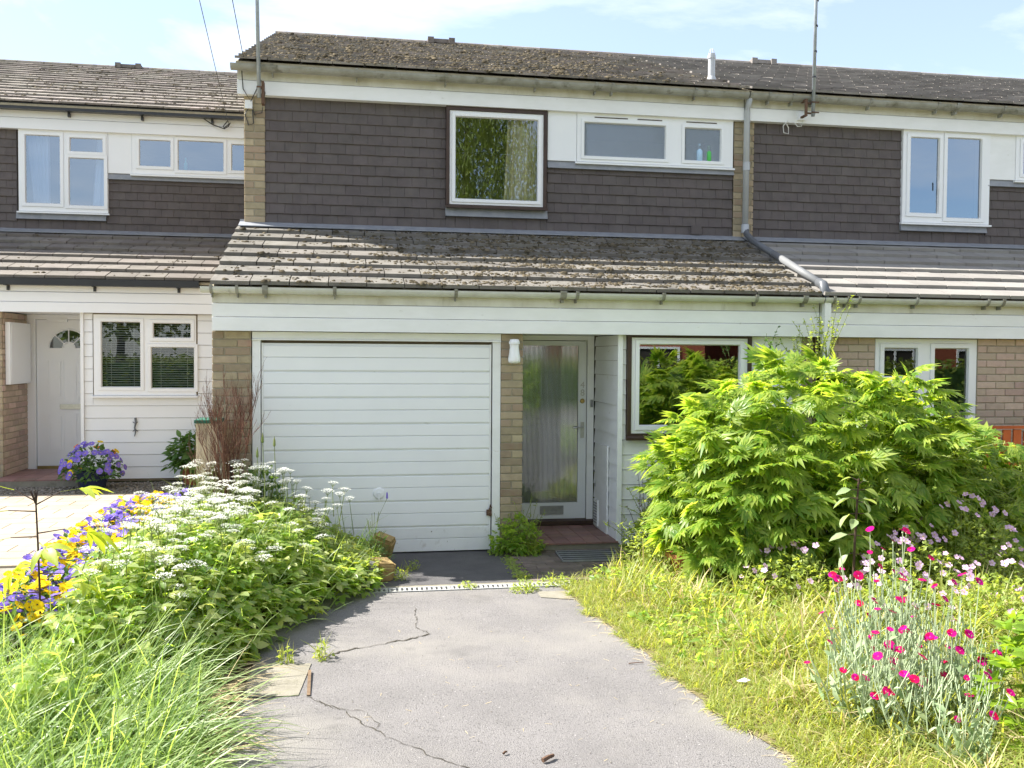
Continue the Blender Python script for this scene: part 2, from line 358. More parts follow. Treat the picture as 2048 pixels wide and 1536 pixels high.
# ---------------------------------------------------------------- mesh helpers
class MB:
    def __init__(s):
        s.v, s.f, s.mi, s.cur = [], [], [], 0

    def poly(s, pts):
        n = len(s.v)
        s.v.extend([tuple(p) for p in pts])
        s.f.append(tuple(range(n, n + len(pts))))
        s.mi.append(s.cur)

    def box(s, x0, x1, y0, y1, z0, z1):
        n = len(s.v)
        s.v += [(x0, y0, z0), (x1, y0, z0), (x1, y1, z0), (x0, y1, z0), (x0, y0, z1), (x1, y0, z1), (x1, y1, z1), (x0, y1, z1)]
        for q in ((0, 1, 5, 4), (1, 2, 6, 5), (2, 3, 7, 6), (3, 0, 4, 7), (4, 5, 6, 7), (3, 2, 1, 0)):
            s.f.append(tuple(n + i for i in q))
            s.mi.append(s.cur)

    def prism_x(s, x0, x1, prof):                  # profile of (y, z), extruded along x
        n, k = len(s.v), len(prof)
        s.v += [(x0, y, z) for y, z in prof] + [(x1, y, z) for y, z in prof]
        s.f.append(tuple(n + i for i in range(k))); s.mi.append(s.cur)
        s.f.append(tuple(n + k + i for i in reversed(range(k)))); s.mi.append(s.cur)
        for i in range(k):
            j = (i + 1) % k
            s.f.append((n + i, n + k + i, n + k + j, n + j)); s.mi.append(s.cur)

    def plate(s, x0, x1, z0, z1, y0, y1, holes=()):  # upright slab with rectangular holes
        xs = sorted({x0, x1, *[h[0] for h in holes], *[h[1] for h in holes]})
        zs = sorted({z0, z1, *[h[2] for h in holes], *[h[3] for h in holes]})
        xs = [x for x in xs if x0 <= x <= x1]
        zs = [z for z in zs if z0 <= z <= z1]

        def solid(i, j):
            if i < 0 or j < 0 or i >= len(xs) - 1 or j >= len(zs) - 1:
                return False
            cx, cz = (xs[i] + xs[i + 1]) / 2, (zs[j] + zs[j + 1]) / 2
            return not any(h[0] < cx < h[1] and h[2] < cz < h[3] for h in holes)
        for i in range(len(xs) - 1):
            for j in range(len(zs) - 1):
                if not solid(i, j):
                    continue
                a, b, c, d = xs[i], xs[i + 1], zs[j], zs[j + 1]
                s.poly(((a, y0, c), (b, y0, c), (b, y0, d), (a, y0, d)))
                s.poly(((b, y1, c), (a, y1, c), (a, y1, d), (b, y1, d)))
                if not solid(i - 1, j): s.poly(((a, y1, c), (a, y0, c), (a, y0, d), (a, y1, d)))
                if not solid(i + 1, j): s.poly(((b, y0, c), (b, y1, c), (b, y1, d), (b, y0, d)))
                if not solid(i, j - 1): s.poly(((a, y1, c), (b, y1, c), (b, y0, c), (a, y0, c)))
                if not solid(i, j + 1): s.poly(((a, y0, d), (b, y0, d), (b, y1, d), (a, y1, d)))

    def tube(s, pts, r, seg=6, r1=None, cap=True):
        pts = [Vector(p) for p in pts]
        r1 = r if r1 is None else r1
        n0 = len(s.v)
        k = len(pts)
        for i, p in enumerate(pts):
            d = (pts[min(i + 1, k - 1)] - pts[max(i - 1, 0)])
            d = d.normalized() if d.length > 1e-9 else Vector((0, 0, 1))
            a = d.cross(Vector((0, 0, 1))) if abs(d.z) < 0.95 else d.cross(Vector((1, 0, 0)))
            a.normalize()
            b = d.cross(a)
            rr = r + (r1 - r) * i / max(k - 1, 1)
            for j in range(seg):
                t = 2 * math.pi * j / seg
                s.v.append(tuple(p + (a * math.cos(t) + b * math.sin(t)) * rr))
        for i in range(k - 1):
            for j in range(seg):
                a0, a1 = n0 + i * seg + j, n0 + i * seg + (j + 1) % seg
                s.f.append((a0, a1, a1 + seg, a0 + seg)); s.mi.append(s.cur)
        if cap:
            s.f.append(tuple(n0 + j for j in reversed(range(seg)))); s.mi.append(s.cur)
            s.f.append(tuple(n0 + (k - 1) * seg + j for j in range(seg))); s.mi.append(s.cur)

    def lathe(s, prof, c=(0, 0, 0), seg=16, axis='z'):
        n0, k = len(s.v), len(prof)
        for r, h in prof:
            for j in range(seg):
                t = 2 * math.pi * j / seg
                if axis == 'z':
                    s.v.append((c[0] + r * math.cos(t), c[1] + r * math.sin(t), c[2] + h))
                else:                                # axis pointing to -y
                    s.v.append((c[0] + r * math.cos(t), c[1] - h, c[2] + r * math.sin(t)))
        for i in range(k - 1):
            for j in range(seg):
                a0, a1 = n0 + i * seg + j, n0 + i * seg + (j + 1) % seg
                s.f.append((a0, a1, a1 + seg, a0 + seg)); s.mi.append(s.cur)

    def build(s, name, mats, parent=None, loc=(0, 0, 0), smooth=False):
        me = bpy.data.meshes.new(name)
        me.from_pydata(s.v, [], s.f)
        mats = mats if isinstance(mats, (list, tuple)) else [mats]
        for q in mats:
            me.materials.append(q)
        if len(mats) > 1:
            me.polygons.foreach_set('material_index', s.mi)
        if smooth:
            me.shade_smooth()
        me.update()
        return link(name, me, parent, loc)

def link(name, me, parent=None, loc=(0, 0, 0), rot=None, scale=None):
    o = bpy.data.objects.new(name, me)
    COL.objects.link(o)
    if parent is not None:
        o.parent = parent
    o.location = loc
    if rot is not None:
        o.rotation_euler = rot
    if scale is not None:
        o.scale = (scale, scale, scale) if isinstance(scale, (int, float)) else scale
    return o

def tag(o, label=None, cat=None, group=None, kind=None):
    if label: o['label'] = label
    if cat: o['category'] = cat
    if group: o['group'] = group
    if kind: o['kind'] = kind
    return o

def thing(name, label, cat, loc=(0, 0, 0), rz=0.0, group=None):
    o = bpy.data.objects.new(name, None)
    o.empty_display_size = 0.2
    COL.objects.link(o)
    o.location = loc
    o.rotation_euler = (0, 0, rz)
    return tag(o, label, cat, group)

def box_part(name, mt, parent, *b, loc=(0, 0, 0)):
    k = MB(); k.box(*b)
    return k.build(name, mt, parent, loc)

_cache = {}
def boxmesh(w, d, h, mt, name):
    """A box whose front left lower corner is the origin (x along the wall, y into it); edges nicked by a small chamfer in front."""
    key = (round(w, 3), round(d, 3), round(h, 3), mt.name)
    if key in _cache:
        return _cache[key]
    w, d, h = key[:3]
    c = min(0.004, w * .2, h * .2)
    v = [(0, c, 0), (w, c, 0), (w, c, h), (0, c, h), (c, 0, c), (w - c, 0, c), (w - c, 0, h - c), (c, 0, h - c),
         (0, d, 0), (w, d, 0), (w, d, h), (0, d, h)]
    f = [(4, 5, 6, 7), (0, 1, 5, 4), (1, 2, 6, 5), (2, 3, 7, 6), (3, 0, 4, 7), (1, 0, 8, 9), (2, 1, 9, 10), (3, 2, 10, 11), (0, 3, 11, 8)]
    me = bpy.data.meshes.new(name)
    me.from_pydata(v, [], f)
    me.materials.append(mt)
    _cache[key] = me
    return me

def bricks(parent, x0, x1, z0, z1, y, mt, face='front', holes=(), odd=0, name='brick', closed=True):
    """Stretcher-bond bricks on the face y (front) or on the plane x = y (face='east')."""
    rows = int(round((z1 - z0) / 0.075))
    ch = (z1 - z0) / rows
    for i in range(rows):
        za = z0 + i * ch + 0.005
        zb = za + ch - 0.010
        st = x0 - (0.1125 if (i + odd) % 2 else 0.0)
        while st < x1 - 0.02:
            a, b = max(st, x0), min(st + 0.215, x1)
            st += 0.225
            segs = [(a, b)]
            for h in holes:
                if h[2] < (za + zb) / 2 < h[3]:
                    ns = []
                    for (p, q) in segs:
                        if q <= h[0] or p >= h[1]: ns.append((p, q))
                        else:
                            if p < h[0]: ns.append((p, h[0]))
                            if q > h[1]: ns.append((h[1], q))
                    segs = ns
            for (p, q) in segs:
                if q - p < 0.025:
                    continue
                me = boxmesh(round((q - p) / 0.01) * 0.01, 0.03, zb - za, mt, 'brick')
                j = random.uniform(-.0015, .0015)
                if face == 'front':
                    link(name, me, parent, (p, y + j, za))
                else:
                    link(name, me, parent, (y + j, p, za), (0, 0, math.pi / 2))

def tri(v, f):
    out = []
    for q in f:
        for i in range(1, len(q) - 1):
            out.append((q[0], q[i], q[i + 1]))
    return np.array(v, float), np.array(out, int)

def frames(ydir, nrm):
    y = ydir / (np.linalg.norm(ydir, axis=1, keepdims=True) + 1e-9)
    x = np.cross(y, nrm)
    x /= (np.linalg.norm(x, axis=1, keepdims=True) + 1e-9)
    z = np.cross(x, y)
    return np.stack([x, y, z], axis=2)

def scatter_arrays(temps, pos, ydir, nrm, scale):
    pos = np.asarray(pos, float); n = len(pos)
    R = frames(np.asarray(ydir, float), np.asarray(nrm, float))
    scale = np.broadcast_to(np.asarray(scale, float), (n,))
    idx = rng.integers(len(temps), size=n)
    V, Fc, off = [], [], 0
    for k, (tv, tf) in enumerate(temps):
        s = np.where(idx == k)[0]
        if len(s) == 0:
            continue
        w = np.einsum('nij,vj->nvi', R[s] * scale[s, None, None], tv) + pos[s, None, :]
        ff = tf[None] + (np.arange(len(s)) * len(tv))[:, None, None] + off
        V.append(w.reshape(-1, 3)); Fc.append(ff.reshape(-1, 3)); off += len(s) * len(tv)
    return np.concatenate(V), np.concatenate(Fc)

def mesh_np(name, V, Fc, mt, smooth=False):
    me = bpy.data.meshes.new(name)
    V = np.asarray(V, np.float32); Fc = np.asarray(Fc, np.int32)
    me.vertices.add(len(V)); me.vertices.foreach_set('co', V.ravel())
    me.loops.add(Fc.size); me.loops.foreach_set('vertex_index', Fc.ravel())
    me.polygons.add(len(Fc)); me.polygons.foreach_set('loop_start', np.arange(0, Fc.size, 3, dtype=np.int32))
    me.materials.append(mt)
    me.update(calc_edges=True)
    me.validate()
    if smooth:
        me.shade_smooth()
    return me

def scatter(name, temps, pos, ydir, nrm, scale, mt, parent=None, loc=(0, 0, 0), smooth=False):
    V, Fc = scatter_arrays(temps, pos, ydir, nrm, scale)
    return link(name, mesh_np(name, V, Fc, mt, smooth), parent, loc)

def rand_dirs(n, zlo=-.2, zhi=1.0):
    a = rng.uniform(0, 2 * np.pi, n); z = rng.uniform(zlo, zhi, n)
    r = np.sqrt(np.clip(1 - z * z, 0.0001, 1))
    return np.stack([r * np.cos(a), r * np.sin(a), z], 1)

# leaf templates ---------------------------------------------------
def ovate(w=0.5, fold=.12, droop=.25, tip=1.0):
    pts = [(0, 0, 0), (-w * .42, .28, fold), (-w * .5, .5, fold), (-w * .3, .78, fold * .7), (0, tip, 0), (w * .3, .78, fold * .7),
           (w * .5, .5, fold), (w * .42, .28, fold), (0, .3, 0), (0, .55, 0)]
    pts = [(x, y, z - droop * y * y) for x, y, z in pts]
    return tri(pts, [(0, 8, 1), (1, 8, 9, 2), (2, 9, 3), (3, 9, 4), (0, 7, 8), (7, 6, 9, 8), (6, 5, 9), (5, 4, 9)])

def merge(parts):
    V, Fc, o = [], [], 0
    for v, f in parts:
        V.append(v); Fc.append(f + o); o += len(v)
    return np.concatenate(V), np.concatenate(Fc)

def rotz(t, a, s=1.0, off=(0, 0, 0)):
    v, f = t
    c, d = math.cos(a), math.sin(a)
    w = v * s
    w = np.stack([w[:, 0] * c - w[:, 1] * d, w[:, 0] * d + w[:, 1] * c, w[:, 2]], 1) + np.array(off)
    return w, f

def lobe(ln, w, a, off, lift=.03):
    v = np.array([(0, 0, 0), (-w / 2, ln * .42, lift), (0, ln * .45, 0), (w / 2, ln * .42, lift), (0, ln, -.02)], float)
    f = np.array([(0, 2, 1), (0, 3, 2), (1, 2, 4), (2, 3, 4)])
    return rotz((v, f), a, 1.0, off)

def peony_leaf(seed, droop=.35):
    r = random.Random(seed)
    P = []
    for base, ang, s in (((0, .42, 0), 0, 1.0), ((0, .40, 0), 1.0, .82), ((0, .40, 0), -1.0, .82), ((0, .22, 0), 1.45, .62), ((0, .22, 0), -1.45, .62)):
        n = 5 if s > .7 else 3
        for k in range(n):
            q = k - (n - 1) / 2
            ln = s * (.58 - .085 * q * q) * r.uniform(.9, 1.12)
            P.append(lobe(ln, .165 * s * r.uniform(.85, 1.15), ang + q * .34 + r.uniform(-.06, .06), base))
    st = np.array([(-.012, 0, 0), (.012, 0, 0), (.01, .45, .01), (-.01, .45, .01)]); P.append((st, np.array([(0, 1, 2), (0, 2, 3)])))
    v, f = merge(P)
    d = np.hypot(v[:, 0], v[:, 1])
    v[:, 2] -= droop * d * d * r.uniform(.7, 1.3)
    v[:, 2] += .05 * np.sin(v[:, 0] * 6 + seed)
    return v, f
def broad_leaf(seed):
    r = random.Random(seed); P = []
    for a, q, off in ((0, .6, (0, .4, 0)), (.9, .5, (0, .36, 0)), (-.9, .5, (0, .36, 0))):
        P.append(rotz(ovate(.42, .06, r.uniform(.3, .6)), a + r.uniform(-.15, .15), q, off)); P.append(rotz(ovate(.3, .05, .5), a + .42, q * .7, off))
    P.append((np.array([(-.012, 0, 0), (.012, 0, 0), (.01, .42, .01), (-.01, .42, .01)]), np.array([(0, 1, 2), (0, 2, 3)])))
    return merge(P)
PEONY_B = [broad_leaf(i) for i in range(4)]
PEONY = [peony_leaf(i, d) for i, d in enumerate((.25, .4, .55, .3))]

def trifoliate(seed):
    r = random.Random(seed)
    P = []
    for a, s, off in ((0, .62, (0, .40, 0)), (1.15, .52, (0, .36, 0)), (-1.15, .52, (0, .36, 0))):
        P.append(rotz(ovate(.56, .06, r.uniform(.15, .4)), a + r.uniform(-.15, .15), s, off))
    st = np.array([(-.01, 0, -.25), (.01, 0, -.25), (.01, .42, 0), (-.01, .42, 0)]); P.append((st, np.array([(0, 1, 2), (0, 2, 3)])))
    return merge(P)
TRIF = [trifoliate(i) for i in range(5)]
OV = [ovate(w, .1, d) for w, d in ((.5, .15), (.6, .3), (.42, .45))]
LANCE = [ovate(.28, .06, d) for d in (.1, .35, .5)]
TINY = [tri([(0, 0, 0), (-.3, .5, .08), (0, 1, -.1), (.3, .5, .08)], [(0, 1, 2, 3)])]

def blade(bend, w=.018, segs=4, twist=0.0):
    v, f = [], []
    for i in range(segs + 1):
        s = i / segs
        y = math.sin(bend * s) / bend if bend > .01 else s
        z = -(1 - math.cos(bend * s)) / bend if bend > .01 else 0
        ww = w * (1 - s ** 2.2) + .0012
        c = math.cos(twist * s)
        v += [(-ww / 2 * c, y, z + ww / 2 * math.sin(twist * s)), (ww / 2 * c, y, z - ww / 2 * math.sin(twist * s))]
    for i in range(segs):
        f.append((2 * i, 2 * i + 1, 2 * i + 3, 2 * i + 2))
    return tri(v, f)
BL = [blade(b, w, 5, t) for b, w, t in ((.5, .018, .5), (1.0, .014, 1.), (1.7, .026, .4), (2.3, .020, .8), (.3, .010, .2))]
BLS = [blade(b, .035, 3) for b in (.3, .8, 1.3)]
PEB = [tri([(1, 0, 0), (0, .8, 0), (-.9, 0, 0), (0, -.9, 0), (.1, 0, .6), (0, .1, -.5)],
           [(0, 1, 4), (1, 2, 4), (2, 3, 4), (3, 0, 4), (1, 0, 5), (2, 1, 5), (3, 2, 5), (0, 3, 5)])]
def lump(seed):
    r = random.Random(seed)
    k = 7
    v = [(math.cos(6.283 * i / k) * r.uniform(.7, 1.2), math.sin(6.283 * i / k) * r.uniform(.7, 1.2), -.05) for i in range(k)]
    v += [(x * .62 + r.uniform(-.1, .1), y * .62 + r.uniform(-.1, .1), r.uniform(.2, .42)) for x, y, z in v]
    v.append((0, 0, .48))
    f = [(i, (i + 1) % k, k + (i + 1) % k, k + i) for i in range(k)] + [(k + i, k + (i + 1) % k, 2 * k) for i in range(k)]
    return tri(v, f)
LUMPS = [lump(i) for i in range(6)]

# ================================================================= THE HOUSES
SL = 0.3857
ANG = math.atan(SL)
CA, SA = math.cos(ANG), math.sin(ANG)
TW = 0.343

def tilemesh(w, ln, t, mt):
    key = ('tile', round(w, 3), round(ln, 3), t, mt.name)
    if key in _cache:
        return _cache[key]
    w, ln = key[1], key[2]
    c = .003
    v = [(c, 0, 0), (w - c, 0, 0), (w - c, ln, 0), (c, ln, 0), (c, .004, t), (w - c, .004, t), (w - c, ln, t), (c, ln, t)]
    f = [(0, 1, 5, 4), (1, 2, 6, 5), (2, 3, 7, 6), (3, 0, 4, 7), (4, 5, 6, 7), (3, 2, 1, 0)]
    me = bpy.data.meshes.new('roof_tile')
    me.from_pydata(v, [], f)
    me.materials.append(mt)
    _cache[key] = me
    return me

def roof(root, name, x0, x1, ye, ze, rows, g, t, mt, bond=True, deck=MORTAR, joined=False, xfrom=None):
    """A mono-pitch slope of tiles from the eave (ye, ze); returns the deck object that parents the tiles."""
    ln = rows * g
    k = MB()
    p0 = Vector((0, ye + .03, ze - .02)); p1 = Vector((0, ye + ln * CA, ze + ln * SA - .02))
    k.prism_x(x0 + .01, x1 - .01, [(p0.y, p0.z - .03), (p0.y, p0.z), (p1.y, p1.z), (p1.y, p1.z - .1), (p0.y + .4, p0.z - .02)])
    dk = k.build(name, deck, root)
    big = MB()
    tilt = t / g
    for i in range(rows):
        b = Vector((0, ye + i * g * CA - SA * 0.002, ze + i * g * SA))
        st = x0 - (TW / 2 if (bond and i % 2) else 0)
        L = g + .05 if i < rows - 1 else g
        while st < x1 - .03:
            a, e = max(st, x0), min(st + TW, x1)
            st += TW
            if xfrom is not None and e < xfrom:
                continue
            rx = ANG - tilt + random.uniform(-.004, .004)
            lo = (a, b.y + random.uniform(-.004, .004), b.z + random.uniform(-.002, .002))
            if joined:
                R = Matrix.Rotation(rx, 4, 'X')
                n = len(big.v)
                me = tilemesh(round((e - a) / .01) * .01, L, t, mt)
                big.v += [tuple((R @ q.co) + Vector(lo)) for q in me.vertices]
                for pf in me.polygons:
                    big.f.append(tuple(n + q for q in pf.vertices)); big.mi.append(0)
            else:
                link('roof_tile', tilemesh(round((e - a) / .01) * .01, L, t, mt), dk, lo,
                     (rx, random.uniform(-.003, .003), random.uniform(-.003, .003)))
    if joined:
        tag(big.build('roof_tiles', mt, dk), kind='stuff')
    return dk

def hang(root, rects, mt, y=1.90, z_top=4.72, z_bot=3.33, xfrom=None):
    """Plain tiles hung in courses over the rectangles (x0, x1, z0, z1)."""
    k = MB()
    for (a, b, c, d) in rects:
        k.box(a, b, y, y + .02, c, d)
    cl = k.build('tile_hanging', mt, root)
    g, w = 0.1135, 0.165
    rows = int((z_top - z_bot) / g) + 1
    for i in range(rows):
        z = z_bot + i * g - .012
        for (a, b, c, d) in rects:
            if z + g * .6 < c or z + .05 > d:
                continue
            h = min(.155, d - z)
            if i == rows - 1:
                h = d - z
            st = math.floor((a - (.0825 if i % 2 else 0)) / w) * w + (.0825 if i % 2 else 0)
            while st < b - .012:
                p, q = max(st, a), min(st + w, b)
                st += w
                if q - p < .015 or (xfrom is not None and q < xfrom):
                    continue
                me = boxmesh(round((q - p) / .005) * .005 - .0004, .017, round(h, 3), mt, 'hanging_tile')
                link('hanging_tile', me, cl, (p, y - .034 + random.uniform(-.002, .002), z + random.uniform(-.002, .002)),
                     (-.13 + random.uniform(-.010, .010), random.uniform(-.004, .004), random.uniform(-.006, .006)))
    return cl

def weatherboards(root, x0, x1, z0, z1, y, pitch, mt, holes=(), name='weatherboard', thick=.018, gap=0.0):
    rows = int(math.ceil((z1 - z0) / pitch - 1e-6))
    for i in range(rows):
        za, zb = z0 + i * pitch, min(z0 + (i + 1) * pitch, z1)
        segs = [(x0, x1)]
        part = []
        for h in holes:
            if h[2] < zb - .01 and h[3] > za + .01:
                if h[2] > za + .03:
                    part.append((h[0], h[1], h[2]))
                ns = []
                for (p, q) in segs:
                    if q <= h[0] or p >= h[1]: ns.append((p, q))
                    else:
                        if p < h[0]: ns.append((p, h[0]))
                        if q > h[1]: ns.append((h[1], q))
                segs = ns
        full = zb
        for (p, q, zb) in [(p, q, full) for p, q in segs] + part:
            if q - p < .02:
                continue
            k = MB()
            e = random.uniform(-.001, .001)
            k.prism_x(p + .001, q - .001, [(y - thick + e, za + .002), (y - thick + .002 + e, za + .014), (y - thick * .45 + e, zb - .004 - gap), (y, zb - .001), (y, za + .002)])
            k.build(name, mt, root)

def gutter(root, x0, x1, y, z, r, mt, bmt, xs, square=False):
    k = MB()
    n = 9
    if square:
        pr = [(y - r, z), (y - r, z - r * 1.5), (y + r, z - r * 1.5), (y + r, z), (y + r - .004, z), (y + r - .004, z - r * 1.5 + .004), (y - r + .004, z - r * 1.5 + .004), (y - r + .004, z)]
    else:
        out = [(y - r * math.cos(math.pi * i / n), z - r * math.sin(math.pi * i / n)) for i in range(n + 1)]
        inn = [(y - (r - .004) * math.cos(math.pi * i / n), z - (r - .004) * math.sin(math.pi * i / n)) for i in reversed(range(n + 1))]
        pr = out + inn
    for i in range(len(pr)):
        j = (i + 1) % len(pr)
        k.poly(((x0, *pr[i]), (x1, *pr[i]), (x1, *pr[j]), (x0, *pr[j])))
    for x in (x0, x1):                               # end stops
        k.poly([(x, *p) for p in (pr[:4] if square else out)])
    g = k.build('gutter', mt, root)
    for x, w in xs:
        b = MB()
        rr = r + .006
        if square:
            b.box(x, x + w, y - rr, y + rr, z - r * 1.5 - .008, z - r * 1.5 + .001)
            b.box(x, x + w, y + rr - .02, y + rr + .035, z - r * 1.5 - .06, z - r * 1.5 - .009)
        else:
            oo = [(y - rr * math.cos(math.pi * i / n), z + .012 * (i in (0,)) - rr * math.sin(math.pi * i / n)) for i in range(n + 1)]
            for i in range(n):
                b.poly(((x, *oo[i]), (x + w, *oo[i]), (x + w, *oo[i + 1]), (x, *oo[i + 1])))
            b.poly([(x, *p) for p in oo]); b.poly([(x + w, *p) for p in reversed(oo)])
            b.box(x, x + w, y - rr - .003, y - rr + .010, z - .004, z + .016)
            b.box(x + w * .3, x + w * .7, y + .0, y + rr + .015, z - rr - .03, z - rr + .012)
        b.build('gutter_bracket', bmt, g)
    return g

def window(root, x0, x1, z0, z1, y, panes, fmt, gl, room=ROOMW, depth=2.2, sash=.042, lip=.012, sill=None, fd=.07, roombox=None):
    """Frame plate with holes, a sash ring and a pane of glass for every light."""
    hol = [(a - sash, b + sash, c - sash, d + sash) for a, b, c, d in panes]
    k = MB()
    k.plate(x0, x1, z0, z1, y, y + fd, hol)
    fr = k.build('window', fmt, root)
    for i, (a, b, c, d) in enumerate(panes):
        s = MB()
        e = .0015
        s.plate(a - sash + e, b + sash - e, c - sash + e, d + sash - e, y - lip, y + fd - .01, [(a, b, c, d)])
        # bevelled bead round the glass
        q = .010
        s.poly(((a, y - lip + .001, c), (b, y - lip + .001, c), (b - q, y + .018, c + q), (a + q, y + .018, c + q)))
        s.poly(((b, y - lip + .001, c), (b, y - lip + .001, d), (b - q, y + .018, d - q), (b - q, y + .018, c + q)))
        s.poly(((b, y - lip + .001, d), (a, y - lip + .001, d), (a + q, y + .018, d - q), (b - q, y + .018, d - q)))
        s.poly(((a, y - lip + .001, d), (a, y - lip + .001, c), (a + q, y + .018, c + q), (a + q, y + .018, d - q)))
        s.build('sash', fmt, fr)
        g = gl[i] if isinstance(gl, (list, tuple)) else gl
        p = MB()
        if 'reeded' in g.name:
            n = max(6, int((b - a) / .0145))
            for j in range(n):
                xa, xb = a + (b - a) * j / n, a + (b - a) * (j + 1) / n
                xm = (xa + xb) / 2
                p.poly(((xa, y + .022, c), (xm, y + .0175, c), (xm, y + .0175, d), (xa, y + .022, d)))
                p.poly(((xm, y + .0175, c), (xb, y + .022, c), (xb, y + .022, d), (xm, y + .0175, d)))
        else:
            p.poly(((a, y + .020, c), (b, y + .020, c), (b, y + .020, d), (a, y + .020, d)))
        p.build('pane', g, fr)
    if sill:
        s = MB()
        s.prism_x(x0 - .02, x1 + .02, [(y - sill, z0 - .028), (y - sill, z0 - .008), (y + .02, z0 - .001), (y + .02, z0 - .028)])
        s.build('sill', fmt, fr)
    if room:
        rb = roombox or (x0 - .3, x1 + .3, z0 - .35, z1 + .15)
        r = MB()
        a, b, c, d = rb
        yf, yb = y + fd + .02, y + fd + depth
        r.poly(((a, yb, c), (b, yb, c), (b, yb, d), (a, yb, d)))
        r.poly(((a, yf, c), (a, yb, c), (a, yb, d), (a, yf, d)))
        r.poly(((b, yf, c), (b, yf, d), (b, yb, d), (b, yb, c)))
        r.poly(((a, yf, c), (b, yf, c), (b, yb, c), (a, yb, c)))
        r.poly(((a, yf, d), (a, yb, d), (b, yb, d), (b, yf, d)))
        r.build('room_interior', room, root)
    return fr

def curtain(name, label, x0, x1, z0, z1, y, mt, loc, folds=7, skew=0.0, group=None):
    k = MB()
    n = folds * 6
    P = []
    for j in range(6):
        t = j / 5
        row = []
        for i in range(n + 1):
            s = i / n
            x = x0 + (x1 - x0) * s + skew * (1 - t) * (1 - s)
            row.append((x, y + .025 * math.sin(s * folds * 6.283 + .4 * math.sin(3 * t)) + .01 * math.sin(s * 40), z0 + (z1 - z0) * t))
        P.append(row)
    for j in range(5):
        for i in range(n):
            k.poly((P[j][i], P[j][i + 1], P[j + 1][i + 1], P[j + 1][i]))
    o = k.build(name, mt, None, loc, True)
    return tag(o, label, 'curtain', group)

def shell(root, x0, x1, up_holes, lo_walls, yb=11.9):
    """Structural walls that stand behind the cladding."""
    k = MB()
    k.plate(x0, x1, 3.1, 5.0, 1.93, 2.05, up_holes)
    k.build('wall', WALL, root)
    k = MB()
    for w in lo_walls:
        k.plate(*w)
    if lo_walls:
        k.build('wall', WALL, root)

